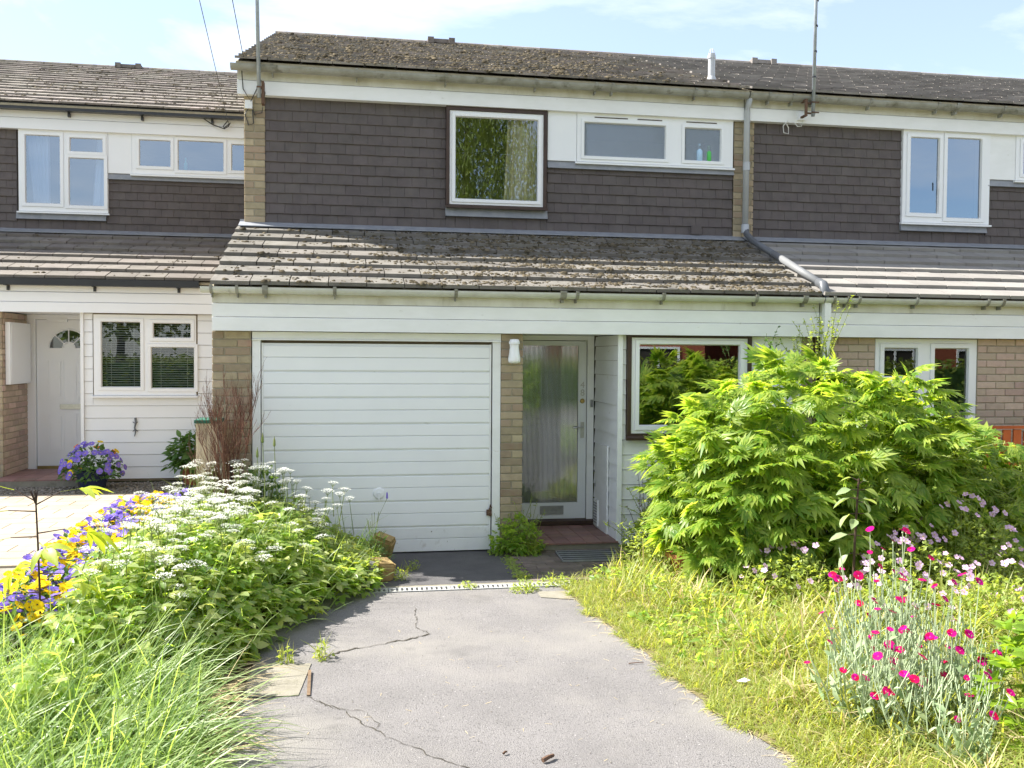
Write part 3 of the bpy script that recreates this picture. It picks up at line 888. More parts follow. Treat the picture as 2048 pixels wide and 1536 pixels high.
def house(kind, loc, name, label):
    H = thing(name, label, 'house', loc)
    main, right, left, far = kind == 'main', kind == 'right', kind == 'left', kind == 'far'
    X0 = -.42 if main else -.236
    X1 = 5.428
    if far:
        X1 = 6.0
    upt = TILE_UP if (main or left) else TILE_UP_R
    lot = TILE_LO if main else (TILE_LO_L if left else TILE_LO_R)
    xf = .2 if left else None
    # --- roofs
    ur = roof(H, 'main_roof', X0, X1, 1.60, 5.025, 16, .354, .026, upt, bond=main or left, joined=far, xfrom=xf)
    k = MB()
    for i in range(12):
        pass
    k.prism_x(X0 + .01, X1 - .01, [(6.9, 6.98), (12.1, 5.0), (12.1, 4.9), (6.9, 6.9)])
    k.build('rear_roof', upt, H)
    L = (X1 - X0) / 12
    for i in range(12):
        k = MB()
        pr = [(7.0 + .12 * math.cos(a), 7.075 + .065 * math.sin(a)) for a in [math.pi * q / 6 for q in range(7)]]
        k.prism_x(X0 + i * L + .003, X0 + (i + 1) * L - .003, [(7.12, 7.02)] + pr + [(6.88, 7.02)])
        k.build('ridge_tile', upt, ur)
    lr = roof(H, 'porch_roof', X0, X1, -.185, 2.492, 7, .318, .034, lot, bond=True, joined=far, xfrom=xf)
    # lead flashing where the porch roof meets the wall
    k = MB()
    k.prism_x(X0 + .02, X1 - .005, [(1.72, 3.272), (1.88, 3.335), (1.89, 3.36), (1.90, 3.36), (1.90, 3.30), (1.72, 3.262)])
    k.build('lead_flashing', LEAD, H)
    if main or left or right:
        for a in ((2.05, 2.5) if main else (2.0, 2.47) if left else (2.1, 2.56),):
            k = MB()
            k.box(a[0], a[1], 6.86, 7.1, 7.08, 7.145)
            k.box(a[0], a[0] + .10, 6.82, 6.858, 7.06, 7.16)
            k.box(a[1] - .10, a[1], 6.82, 6.858, 7.06, 7.16)
            k.build('ridge_vent', upt, H)
    # --- party walls and gable
    k = MB()
    k.prism_x(X0 + .06, X0 + .22, [(1.95, 0), (11.9, 0), (11.9, 4.95), (6.9, 6.85), (1.95, 4.93)])
    k.build('party_wall', WALL, H)
    k = MB()
    k.prism_x(X0 + .02, X0 + .22, [(.03, 0), (1.93, 0), (1.93, 3.2), (.03, 2.46)])
    k.build('porch_side_wall', WALL, H)
    k = MB(); k.box(X0 + .1, X1, 11.8, 12.0, 0, 5); k.build('rear_wall', WALL, H)
    # --- fascias
    fp = PAINT if not left else PVC
    x0f, x1f = X0 + .005, X1 - .003
    for (za, zb, yy, mt) in ((4.70, 4.852, 1.785, fp), (4.856, 5.0, 1.792, PAINT_STAIN if not left else PVC)):
        k = MB(); k.prism_x(x0f, x1f, [(yy, za), (yy, zb - .006), (yy + .006, zb), (1.88, zb), (1.88, za)])
        k.build('fascia_board', mt, H)
    k = MB(); k.box(x0f, x1f, 1.882, 1.93, 4.72, 5.0); k.build('soffit', fp, H)
    for (za, zb, yy, mt) in ((2.085, 2.208, -.105, fp), (2.212, 2.33, -.100, fp), (2.334, 2.43, -.094, PAINT_STAIN if not left else PVC)):
        k = MB(); k.prism_x(x0f, x1f, [(yy, za), (yy, zb - .006), (yy + .006, zb), (-.05, zb), (-.05, za)])
        k.build('fascia_board', mt, H)
    k = MB(); k.box(x0f, x1f, -.048, 1.2, 2.093, 2.13); k.build('soffit', fp, H)
    # --- gutters
    if main:
        bx = [(-.22, .025), (.62, .04), (1.9, .04), (2.0, .06), (3.25, .04), (3.5, .05), (4.3, .04), (4.85, .04), (5.25, .03)]
        gutter(H, -.47, 5.425, 1.69, 4.985, .062, GUT, GUT, [(-.05, .03), (.85, .03), (1.83, .03), (2.85, .03), (3.55, .03), (3.75, .03), (4.75, .03)])
        gutter(H, -.50, 5.425, -.158, 2.47, .055, GUT_LO, BRACKET, [(-.42, .025), (-.2, .025), (.03, .05), (.65, .03), (1.75, .03), (2.75, .06), (2.9, .03), (3.75, .03), (4.7, .03), (5.2, .05)])
    elif right or far:
        gutter(H, -.232, X1, 1.69, 4.985, .062, GUT, GUT, [(.0, .03), (.3, .03), (.55, .06), (1.3, .03), (2.2, .03), (2.45, .06), (3.1, .03), (4.2, .03)])
        gutter(H, -.232, X1, -.158, 2.47, .055, GUT_LO, BRACKET, [(-.15, .025), (.0, .025), (.12, .025), (.75, .025), (1.55, .025), (1.72, .03), (2.6, .025), (3.6, .025)])
    else:
        gutter(H, -.232, X1 + .2, 1.69, 5.02, .055, BLACKP, BLACKP, [(.6, .03), (1.6, .03), (2.58, .03), (3.55, .03), (4.5, .03)], True)
        gutter(H, -.232, X1 - .8, -.158, 2.485, .055, BLACKP, BLACKP, [(1.4, .03), (2.4, .03), (3.38, .03), (4.36, .03)], True)
    if far:
        shell(H, X0 + .06, X1, (), [(X0 + .1, X1, 0, 2.1, 0.03, .12)])
        hang(H, [(-.13, .6, 3.30, 4.72)], HTILE)
        return H
    # --- upper piers
    px = -.345 if main else None
    if main:
        k = MB(); k.box(-.345, -.135, 1.868, 1.945, 3.30, 4.70); k.build('brick_pier', MORTAR, H)
        pier = H.children[-1]
        bricks(pier, -.35, -.13, 3.315, 4.70, 1.86, BRICK)
    if not right:
        k = MB(); k.box(5.335, 5.58, 1.868, 1.945, 3.30, 4.70); k.build('brick_pier', MORTAR, H)
        if main:
            bricks(H.children[-1], 5.335, 5.585, 3.315, 4.70, 1.86, BRICK, odd=1)
    # --- tile hanging and upper windows
    xr = 5.33
    xl = -.13 if main else (-.08 if right else -.10)
    rects = [(xl, 1.868, 3.33, 4.715), (1.868, 3.045, 3.33, 3.475), (3.045, xr, 3.33, 4.065)]
    hang(H, rects, HTILE, xfrom=-.1 if left else None)
    if main:
        k = MB(); k.box(3.93 + .87, 3.93 + 1.0, 1.84, 1.85, 3.335, 3.44); k.build('wall_vent', HTILE, H)
    k = MB(); k.prism_x(1.865, 3.05, [(1.832, 3.462), (1.86, 3.57), (1.89, 3.57), (1.89, 3.462)]); k.build('lead_apron', LEAD, H)
    k = MB(); k.prism_x(3.048, xr, [(1.832, 4.055), (1.86, 4.138), (1.89, 4.138), (1.89, 4.055)]); k.build('lead_apron', LEAD, H)
    up_holes = [(1.9, 3.02, 3.6, 4.69), (3.42, 5.29, 4.17, 4.69)]
    if main:
        k = MB()
        k.plate(1.868, 3.032, 3.555, 4.70, 1.815, 1.93, [(1.905, 2.995, 3.592, 4.655)])
        k.prism_x(1.86, 3.04, [(1.785, 3.55), (1.785, 3.575), (1.8135, 3.585), (1.8135, 3.55)])
        k.build('window_surround', BROWN, H)
        window(H, 1.908, 2.992, 3.595, 4.652, 1.83, [(1.968, 2.932, 3.655, 4.592)], PVC, GLASS_CL, sash=.035, roombox=(1.6, 3.4, 3.3, 4.68))
        k = MB(); k.box(3.046, 3.388, 1.842, 1.93, 4.14, 4.70); k.build('infill_panel', PAINT_CLEAN, H)
        window(H, 3.392, 5.31, 4.14, 4.70, 1.835, [(3.475, 4.47, 4.205, 4.60), (4.70, 5.16, 4.205, 4.595)], PAINT_CLEAN, RIBGLASS2, room=BATH, sash=.035,
               roombox=(3.2, 5.4, 3.9, 4.69), sill=.02, depth=1.2)
        k = MB()
        for a, b in ((3.6, 4.0), (4.12, 4.42), (4.72, 5.1)):
            k.box(a, b, 1.829, 1.834, 4.652, 4.662)
        k.build('trickle_vent', BROWN, H)
    elif right:
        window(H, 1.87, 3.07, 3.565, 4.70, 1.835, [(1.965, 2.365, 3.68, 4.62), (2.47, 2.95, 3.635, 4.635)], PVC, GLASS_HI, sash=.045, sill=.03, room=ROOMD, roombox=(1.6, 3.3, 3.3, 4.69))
        k = MB(); k.box(3.074, 3.43, 1.842, 1.93, 4.14, 4.70); k.build('infill_panel', PAINT, H)
        window(H, 3.434, 5.31, 4.14, 4.70, 1.835, [(3.53, 4.2, 4.22, 4.62), (4.35, 5.2, 4.22, 4.62)], PVC, GLASS_HI, sash=.04, sill=.02, room=ROOMD)
        k = MB(); k.tube([(2.335, 1.80, 3.98), (2.335, 1.795, 4.08)], .008); k.build('window_handle', PVC, H)
    else:
        window(H, 1.905, 3.08, 3.57, 4.70, 1.835, [(1.99, 2.45, 3.68, 4.63), (2.575, 3.015, 4.42, 4.615), (2.56, 3.03, 3.665, 4.335)], PVC, GLASS_HI, sash=.045, sill=.03, room=ROOMD, roombox=(1.6, 3.3, 3.3, 4.69))
        k = MB(); k.box(3.084, 3.40, 1.842, 1.93, 4.14, 4.70); k.build('infill_panel', PVC, H)
        window(H, 3.404, 5.33, 4.14, 4.70, 1.835, [(3.50, 3.93, 4.255, 4.63), (4.025, 4.66, 4.215, 4.645), (4.765, 5.2, 4.24, 4.62)], PVC, GLASS_HI, sash=.042, sill=.03, room=ROOMD)
    # --- lower storey
    if main:
        shell(H, X0 + .06, X1, up_holes, [(3.405, 5.3, 0, 2.09, .03, .12, [(3.53, 4.69, 1.13, 2.07)]), (2.45, 3.42, 2.06, 2.12, .94, 1.0),
                                            (-.1, 2.25, 0, 2.09, .1, .14)])
        k = MB(); k.box(-.424, -.088, .009, .30, 0, 2.085); p = k.build('brick_pier', MORTAR, H)
        bricks(p, -.43, -.082, .0, 2.085, 0.0, BRICK)
        k = MB(); k.box(2.228, 2.422, .009, .93, 0, 2.085); p = k.build('brick_pier', MORTAR, H)
        bricks(p, 2.222, 2.43, .0, 2.085, 0.0, BRICK, odd=1)
        k = MB(); k.box(5.305, 5.42, .009, .30, 0, 2.085); p = k.build('brick_pier', MORTAR, H)
        bricks(p, 5.303, 5.425, .0, 2.085, 0.0, BRICK)
        # garage frame and door
        k = MB()
        k.box(-.078, -.006, .010, .10, 0, 2.012); k.box(2.142, 2.218, .010, .10, 0, 2.012); k.box(-.078, 2.218, .004, .10, 2.014, 2.08)
        k.prism_x(-.078, 2.218, [(-.012, 2.004), (-.012, 2.013), (.003, 2.02), (.003, 2.004)])
        k.build('garage_frame', PAINT, H)
        gd = MB(); gd.box(.004, 2.128, .045, .06, 0.012, 1.978)
        gdo = gd.build('garage_door', PAINT, H)
        for a, b in ((.002, .018), (2.114, 2.130)):
            k = MB(); k.box(a, b, .026, .044, .012, 1.98); k.build('door_stile', PAINT, gdo)
        z = .012
        for i in range(16):
            h = .1225
            top = z + h - (.016 if i % 2 else .0025)
            k = MB(); k.prism_x(.0195, 2.1125, [(.028, z), (.024, z + .004), (.024, top - .004), (.030, top), (.0445, top), (.0445, z)])
            k.build('plank', PAINT_CLEAN if i > 1 else FLAKY, gdo)
            z += h
        k = MB(); k.lathe([(.001, .014), (.045, .012), (.055, .004), (.056, .0)], (1.07, .024, .575), 20, 'y'); k.lathe([(.001, .03), (.014, .03), (.016, .012)], (1.07, .024, .575), 12, 'y')
        k.box(1.062, 1.078, -.012, .004, .52, .59); k.build('door_handle', PAINT_CLEAN, gdo)
        k = MB(); k.box(2.09, 2.14, .004, .022, .345, .40); k.tube([(2.115, .0, .40), (2.125, -.005, .45), (2.135, 0, .42)], .009); k.lathe([(.001, .02), (.018, .018), (.02, 0)], (2.12, .004, .36), 12, 'y')
        k.build('bolt', RUST, gdo)
        # porch
        k = MB()
        k.box(3.30, 3.372, .895, .99, .09, 2.09); k.box(2.42, 3.299, .895, .99, 2.042, 2.09); k.box(2.45, 2.50, .895, .99, .09, 2.04)
        k.build('door_frame', PAINT, H)
        k = MB(); k.plate(2.51, 3.292, .135, 2.035, .91, .955, [(2.58, 3.205, .305, 1.985)]); fd = k.build('front_door', GREYWHITE, H)
        k = MB()
        n = 46
        a0, b0 = 2.58, 3.205
        for j in range(n):
            pts = []
            for q in range(5):
                s = (j + q / 4) / n
                pts.append((a0 + (b0 - a0) * s, .930 - .0020 * math.sin(math.pi * q / 4)))
            for q in range(4):
                k.poly(((pts[q][0], pts[q][1], .305), (pts[q + 1][0], pts[q + 1][1], .305), (pts[q + 1][0], pts[q + 1][1], 1.985), (pts[q][0], pts[q][1], 1.985)))
        k.build('pane', RIBGLASS, fd, smooth=True)
        r_ = MB(); a, b, c, d, yf, yb = 2.45, 3.40, .06, 2.09, 1.01, 3.4
        r_.poly(((a, yb, c), (b, yb, c), (b, yb, d), (a, yb, d))); r_.poly(((a, yf, c), (a, yb, c), (a, yb, d), (a, yf, d))); r_.poly(((b, yf, c), (b, yf, d), (b, yb, d), (b, yb, c)))
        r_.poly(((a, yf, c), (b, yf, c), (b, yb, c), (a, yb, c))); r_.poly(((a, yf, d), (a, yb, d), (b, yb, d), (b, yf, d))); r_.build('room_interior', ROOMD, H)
        k = MB(); k.plate(2.795, 3.05, .185, .275, .898, .909, [(2.825, 3.02, .208, .252)]); k.box(2.826, 3.019, .903, .909, .209, .251); k.build('letterbox', ALU, fd)
        k = MB(); k.lathe([(.001, .022), (.018, .020), (.026, .006), (.027, 0)], (3.25, .909, 1.395), 16, 'y'); k.build('lock', BRASS, fd)
        k = MB(); k.box(3.232, 3.27, .9, .909, 1.0, 1.17); k.lathe([(.001, .03), (.01, .03), (.012, 0)], (3.251, .9, 1.115), 10, 'y'); k.tube([(3.251, .868, 1.115), (3.18, .866, 1.112), (3.145, .872, 1.11)], .008, 8)
        k.build('handle', CHROME, fd)
        for ch, zz in (('4', 1.535), ('8', 1.452)):
            cu = bpy.data.curves.new('numeral', 'FONT')
            cu.body = ch; cu.size = .098; cu.extrude = .003; cu.align_x = 'CENTER'
            cu.materials.append(CHROME)
            tmp = bpy.data.objects.new('numeral', cu)
            me = bpy.data.meshes.new_from_object(tmp)
            bpy.data.objects.remove(tmp)
            me.materials.clear(); me.materials.append(CHROME)
            link('numeral', me, fd, (3.25, .905, zz), (math.pi / 2, 0, 0))
        k = MB(); k.box(3.335, 3.362, .878, .894, 1.33, 1.41); k.box(3.342, 3.355, .872, .877, 1.36, 1.385); k.build('doorbell', ALU, H)
        k = MB(); k.prism_x(2.44, 3.372, [(.855, .075), (.855, .115), (.91, .132), (.99, .132), (.99, .075)]); k.build('threshold', BROWN, H)
        st = MB(); st.box(2.435, 3.40, -.03, .95, -.02, .052); sto = st.build('doorstep', CONC, H)
        for ix in range(6):
            for iy in range(6):
                a = 2.438 + ix * .158
                me = tilebox(.154, .146, .018, QTILE)
                link('quarry_tile', me, sto, (a, -.045 + iy * .150, .0535 + random.uniform(-.001, .001)))
        # cladding to the right of the door
        holes = [(3.462, 4.752, 1.06, 2.10)]
        for i in range(14):                             # boards of the porch side, facing the door
            za = .07 + i * .147
            zb = min(za + .147, 2.085)
            e = random.uniform(-.004, .004)
            k = MB()
            y0, y1 = .006, .892
            x = 3.395
            k.v += [(x - .018, y0, za + .002), (x - .018, y1, za + .002 + e), (x, y1, za + .002 + e), (x, y0, za + .002),
                    (x - .006, y0, zb - .001), (x - .006, y1, zb - .001 + e), (x, y1, zb - .001 + e), (x, y0, zb - .001)]
            for q in ((0, 3, 2, 1), (4, 5, 6, 7), (0, 1, 5, 4), (1, 2, 6, 5), (2, 3, 7, 6), (3, 0, 4, 7)):
                k.f.append(q); k.mi.append(0)
            k.build('weatherboard', PAINT, H)
        k = MB(); k.box(3.397, 3.42, .02, .93, .02, 2.085); k.build('porch_side_wall', WALL, H)
        k = MB(); k.box(3.370, 3.418, -.022, .004, .0, 2.084); k.build('corner_trim', PAINT, H)
        weatherboards(H, 3.42, 5.302, .03, 2.084, .024, .147, PAINT, holes)
        cp = MB(); cp.box(3.358, 3.374, .30, .76, .075, .965); cpo = cp.build('cupboard_door', PAINT, H)
        k = MB(); k.box(3.353, 3.3575, .735, .757, .5, .56); k.build('handle', CHROME, cpo)
        k = MB(); k.box(3.342, 3.3575, .60, .755, .10, .37); vo = k.build('air_vent', PAINT, cpo)
        k = MB()
        for q in range(8):
            k.box(3.3385, 3.3418, .622, .735, .125 + q * .029, .14 + q * .029)
        k = k.build('vent_slat', ALU, cpo)
        k = MB()
        k.plate(3.466, 4.748, 1.085, 2.084, -.03, .10, [(3.505, 4.71, 1.12, 2.062)])
        k.prism_x(3.452, 4.762, [(-.065, 1.058), (-.065, 1.082), (-.032, 1.10), (-.032, 1.058)])
        k.build('window_surround', BROWN, H)
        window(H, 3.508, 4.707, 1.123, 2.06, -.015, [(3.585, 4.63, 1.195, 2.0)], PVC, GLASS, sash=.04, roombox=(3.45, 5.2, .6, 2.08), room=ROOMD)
        k = MB(); k.lathe([(.043, 0), (.043, .30), (.050, .30), (.050, .34), (.043, .34), (.043, .36)], (5.22, 2.32, 5.28), 14); k.lathe([(.07, -.02), (.05, .06), (.045, .07)], (5.22, 2.32, 5.29), 14)
        for q in range(8):
            k.tube([(5.22 + .04 * math.cos(q * .785), 2.32 + .04 * math.sin(q * .785), 5.635), (5.22 + .02 * math.cos(q * .785), 2.32 + .02 * math.sin(q * .785), 5.70)], .004, 4)
        k.build('vent_pipe', GREYPIPE, H)
    elif right:
        shell(H, X0 + .06, X1, up_holes, [(-.2, X1, 0, 2.09, .03, .12, [(.46, 1.58, .85, 2.06)])])
        bw = MB(); bw.plate(-.09, 5.3, .3, 2.085, .009, .029, [(.435, 1.60, .8, 2.085)]); bo = bw.build('brick_wall', MORTAR, H)
        bricks(bo, -.09, 4.4, .735, 2.085, 0.0, BRICK_PINK, holes=[(.43, 1.605, .8, 2.10)])
        window(H, .44, 1.595, .82, 2.075, .01, [(.535, .915, 1.68, 1.985), (.53, .92, .92, 1.55), (1.105, 1.50, .95, 1.985)], PVC, GLASS_LO, sash=.045, room=ROOMD, sill=.04)
        k = MB(); k.box(1.1, 1.5, -.004, .002, 2.035, 2.045); k.build('trickle_vent', PVC, H)
    else:
        shell(H, X0 + .06, X1, up_holes, [(3.23, 5.4, 0, 2.09, .03, .12, [(3.4, 4.52, 1.12, 2.05)]), (2.3, 3.3, 2.05, 2.12, .96, 1.0), (-.2, 2.1, 0, 2.09, .05, .12)])
        # garage bay far left, out of the picture, and the brick return beside the door
        gb = MB(); gb.box(.0, 2.045, .028, .045, .0, 2.085); gbo = gb.build('garage_door', PVC, H)
        for i in range(16):
            k = MB(); z = .012 + i * .1225; k.prism_x(.06, 1.98, [(.018, z), (.014, z + .004), (.014, z + .106), (.020, z + .112), (.0275, z + .112), (.0275, z)]); k.build('plank', PVC, gbo)
        k = MB(); k.box(2.05, 2.295, .009, .93, 0, 2.085); p = k.build('brick_return', MORTAR, H)
        bricks(p, 2.05, 2.303, 0, 2.085, 0.0, BRICK)
        bricks(p, .002, .90, 0, 2.085, 2.303, BRICK_PINK, face='east')
        mb_ = MB(); mb_.box(2.31, 2.365, .09, .82, 1.2, 1.965); mbo = mb_.build('meter_box', PVC, H)
        k = MB(); k.box(2.366, 2.372, .12, .79, 1.23, 1.935); k.build('box_door', PVC, mbo)
        k = MB(); k.box(2.297, 2.40, .88, .99, .0, 2.09); k.box(2.401, 3.3, .88, .99, 2.03, 2.09); k.build('door_frame', PVC, H)
        k = MB(); k.box(2.406, 3.27, .92, .96, .06, 2.026); fd = k.build('front_door', PVC, H)
        for (a, b, c, d) in ((2.53, 2.74, .98, 1.51), (2.87, 3.08, .98, 1.51), (2.53, 2.74, .27, .80), (2.87, 3.08, .27, .80)):
            k = MB(); k.plate(a, b, c, d, .912, .9195, [(a + .022, b - .022, c + .022, d - .022)]); k.box(a + .04, b - .04, .908, .9195, c + .04, d - .04)
            k.build('door_panel', PVC, fd)
        fan = MB(); fan.cur = 0
        fc = (2.805, 1.655)
        for q in range(12):
            a0, a1 = math.pi * q / 12, math.pi * (q + 1) / 12
            fan.poly([(fc[0] + r * math.cos(a), .9165, fc[1] + r * math.sin(a)) for r, a in ((.075, a0), (.235, a0), (.235, a1), (.075, a1))])
        fo = fan.build('fanlight', glassmat('fanlight_glass', (0.15, 0.16, 0.18), 0.08), fd)
        k = MB()
        for q in range(1, 4):
            a = math.pi * q / 4
            k.tube([(fc[0] + .07 * math.cos(a), .912, fc[1] + .07 * math.sin(a)), (fc[0] + .24 * math.cos(a), .912, fc[1] + .24 * math.sin(a))], .008, 6)
        for R_ in (.075, .245):
            k.tube([(fc[0] + R_ * math.cos(math.pi * q / 14), .912, fc[1] + R_ * math.sin(math.pi * q / 14)) for q in range(15)], .012, 6)
        k.box(fc[0] - .25, fc[0] + .25, .905, .919, fc[1] - .02, fc[1])
        k.build('glazing_bar', PVC, fd)
        k = MB(); k.plate(2.69, 2.95, .85, .915, .905, .9195, [(2.70, 2.94, .86, .905)]); k.box(2.701, 2.939, .909, .9195, .861, .904); k.build('letterbox', CHROME, fd)
        k = MB(); k.box(2.406, 3.27, .905, .9195, .062, .10); k.build('weather_bar', BRASS, fd)
        k = MB(); k.box(2.3, 3.25, -.35, .95, -.05, .06); sto = k.build('doorstep', CONC, H)
        for ix in range(4):
            for iy in range(5):
                link('quarry_tile', tilebox(.225, .215, .018, QTILE), sto, (2.305 + ix * .232, -.34 + iy * .22, .0615))
        k = MB(); k.box(3.20, 3.235, -.022, .93, .0, 2.085); k.build('corner_trim', PVC, H)
        weatherboards(H, 3.236, 5.42, .03, 2.084, .026, .152, PVC, [(3.335, 4.575, 1.045, 2.10)], thick=.016, gap=.006)
        wn = window(H, 3.35, 4.56, 1.07, 2.07, -.005, [(3.435, 3.90, 1.17, 1.985), (4.045, 4.50, 1.785, 1.975), (4.02, 4.54, 1.155, 1.675)], PVC, GLASS_LO, sash=.04, room=ROOMD, sill=.05, roombox=(3.26, 4.8, .7, 2.08))
        for (a, b, c, d) in ((3.43, 3.90, 1.17, 1.99), (4.02, 4.54, 1.155, 1.99)):
            bl = MB(); bl.box(a, b, .10, .13, d, d + .03); blo = bl.build('blind', BLIND, H)
            k = MB(); k.v = [(0, -.011, -.004), (b - a, -.011, -.004), (b - a, .011, .004), (0, .011, .004)]; k.f = [(0, 1, 2, 3)]; k.mi = [0]
            k.v += [(x, y, z - .0015) for x, y, z in k.v]; k.f.append((7, 6, 5, 4)); k.mi.append(0); k.f += [(0, 4, 5, 1), (3, 2, 6, 7)]; k.mi += [0, 0]
            me = bpy.data.meshes.new('slat'); me.from_pydata(k.v, [], k.f); me.materials.append(BLIND)
            n = int((d - c) / .029)
            for q in range(n + 1):
                link('slat', me, blo, (a, .115, c + .01 + q * .029))
            k = MB()
            for x in (a + .1, b - .1):
                k.tube([(x, .10, c), (x, .10, d)], .0025, 4)
            k.build('blind_cord', BLIND, blo)
        k = MB(); k.box(2.55, 2.80, .86, .90, 2.0, 2.04); k.build('porch_light', PVC, H)
    return H

def tilebox(w, d, h, mt):
    key = ('tb', round(w, 3), round(d, 3), round(h, 3), mt.name)
    if key not in _cache:
        k = MB(); c = .003
        k.v = [(0, 0, 0), (w, 0, 0), (w, d, 0), (0, d, 0), (0, 0, h - c), (w, 0, h - c), (w, d, h - c), (0, d, h - c),
               (c, c, h), (w - c, c, h), (w - c, d - c, h), (c, d - c, h)]
        k.f = [(0, 1, 5, 4), (1, 2, 6, 5), (2, 3, 7, 6), (3, 0, 4, 7), (4, 5, 9, 8), (5, 6, 10, 9), (6, 7, 11, 10), (7, 4, 8, 11), (8, 9, 10, 11)]
        me = bpy.data.meshes.new('tile'); me.from_pydata(k.v, [], k.f); me.materials.append(mt)
        _cache[key] = me
    return _cache[key]

LOC_R = (5.67, 0.0, 0.0)
LOC_L = (-5.67, 3.4, 0.28)
HM = house('main', (0, 0, 0), 'terraced_house', 'middle terraced house with mossy roof, brown framed windows and white garage door')
HR = house('right', LOC_R, 'terraced_house', 'right terraced house with clean pale porch roof and pinkish brick front')
HL = house('left', LOC_L, 'terraced_house', 'left terraced house set back, black gutters, white panelled door with fanlight')
HF = house('far', (11.34, 0, 0), 'terraced_house', 'end of the terrace at the far right, only its roof showing')

def child(root, nm):
    return next(o for o in root.children if o.name.split('.')[0] == nm)

def roof_moss(dk, n, ye, ze, L, xr, dens, smin, smax, g, t):
    P, S = [], []
    while len(P) < n:
        x = random.uniform(*xr); s = random.uniform(.0, L)
        f = (s % g) / g
        if random.random() > dens(x, s / L) * (.35 + .75 * (1 - f)):
            continue
        s0, x00 = s, x
        for q in range(random.choice((1, 1, 2, 3, 5))):       # cushions that have grown together
            s = s0 + random.gauss(0, smax * .55); x = x00 + random.gauss(0, smax * 1.1)
            if not (xr[0] < x < xr[1]) or not (0 < s < L):
                continue
            h = t * (1 - (s % g) / g) + .001
            P.append((x, ye + s * CA - h * SA, ze + s * SA + h * CA))
            S.append(random.uniform(smin, smax) * (.45 + .9 * random.random() ** 2))
    n = len(P)
    a = rng.uniform(0, 6.28, n)
    yd = np.stack([np.cos(a), np.sin(a) * CA, np.sin(a) * SA], 1)
    nr = np.tile(np.array([0, -SA, CA]), (n, 1))
    o = scatter('moss', LUMPS, P, yd, nr, np.array(S), MOSS, dk)
    tag(o, kind='stuff')
def clump(x, y, f=3.1, ph=0.0):
    return .5 + .5 * math.sin(x * f + ph + 1.7 * math.sin(y * f * 1.3)) * math.cos(y * f * 1.9 + .8 * math.sin(x * f * .7))
roof_moss(child(HM, 'porch_roof'), 7600, -.185, 2.492, 7 * .318, (-.38, 5.4),
          lambda x, q: (.10 + .9 * min(1, max(0, (x + .4) / 3.0)) ** 1.2) * (.25 + .75 * clump(x * 1.5, q * 6)), .009, .028, .318, .034)
roof_moss(child(HM, 'main_roof'), 5200, 1.60, 5.025, 15.5 * .354, (-.35, 5.4),
          lambda x, q: (1.0 if x < 3.6 else max(.05, 1 - (x - 3.6) / 1.3)) * (.35 + .65 * clump(x * 1.2, q * 9, 2.6, 1)) * (1.1 - .5 * q), .014, .036, .354, .026)
roof_moss(child(HL, 'main_roof'), 900, 1.60, 5.025, 15.5 * .354, (.6, 5.3), lambda x, q: .6 * clump(x, q * 9), .014, .03, .354, .026)
roof_moss(child(HL, 'porch_roof'), 260, -.185, 2.492, 7 * .318, (.6, 5.3), lambda x, q: .5 * clump(x * 2, q * 9), .010, .024, .318, .034)

# things fixed to or standing in the houses
curtain('curtain', 'cream curtain gathered at the right of the brown framed upper window', 2.60, 2.95, 3.60, 4.66, 1.96, CURTAIN, (0, 0, 0), 5, -.05)
curtain('curtain', 'white net curtain at the left of the upper casement, left house', 1.95, 2.26, 3.6, 4.66, 2.02, NET, LOC_L, 6, .1)
curtain('curtain', 'narrow white net curtain at the right edge of the left house upper window', 2.90, 3.06, 3.6, 4.66, 2.02, NET, LOC_L, 4, -.08)

def lamp():
    t = thing('wall_lamp', 'white opal wall lamp on the brick pier beside the front door', 'lamp', (2.335, -.075, 0))
    k = MB(); k.lathe([(.001, 2.035), (.04, 2.03), (.052, 2.005), (.052, 1.985)], (0, 0, 0), 20); k.box(-.02, .02, .03, .072, 1.985, 2.02); k.build('lamp_base', PVC, t, smooth=False)
    k = MB(); k.lathe([(.046, 1.983), (.043, 1.955), (.050, 1.90), (.060, 1.835), (.056, 1.812), (.03, 1.803), (.001, 1.802)], (0, 0, 0), 24); k.build('lamp_shade', OPAL, t, smooth=True)
lamp()

# down pipe between the middle and right houses
t = thing('downpipe', 'grey downpipe running down the wall and across the porch roofs between two houses', 'downpipe', (5.455, 1.72, 0))
k = MB(); k.tube([(0, -.03, 4.95), (0, .03, 4.86), (0, .05, 4.80), (-.005, .05, 3.42)], .036, 12); k.lathe([(.042, 4.1), (.042, 4.2)], (0, .05, 0), 12); k.lathe([(.046, 3.36), (.046, 3.46), (.038, 3.46)], (-.005, .05, 0), 12); k.build('pipe', GREYPIPE, t, smooth=True)
def onroof(y, off=.06): return (y - 1.72, 3.31 - SL * (1.9 - y) + off)
k = MB(); k.tube([(0, .05, 3.42), (0, .02, 3.345), (0, *onroof(1.55)), (.004, *onroof(1.0))], .037, 12); k.build('pipe', DARKPIPE, t, smooth=True)
k = MB(); k.tube([(.004, *onroof(1.01)), (.012, *onroof(-.03))], .040, 12); k.build('pipe', MIDPIPE, t, smooth=True)
k = MB(); k.tube([(.012, *onroof(.0)), (.013, *onroof(-.09, .065)), (.013, -1.86, 2.53), (.013, -1.875, 2.44)], .046, 12); k.build('elbow', DARKPIPE, t, smooth=True)
k = MB(); k.box(-.012, .055, -1.90, -1.832, .02, 2.42); k.box(-.018, .061, -1.906, -1.831, 2.05, 2.10); k.build('pipe', PAINT, t)

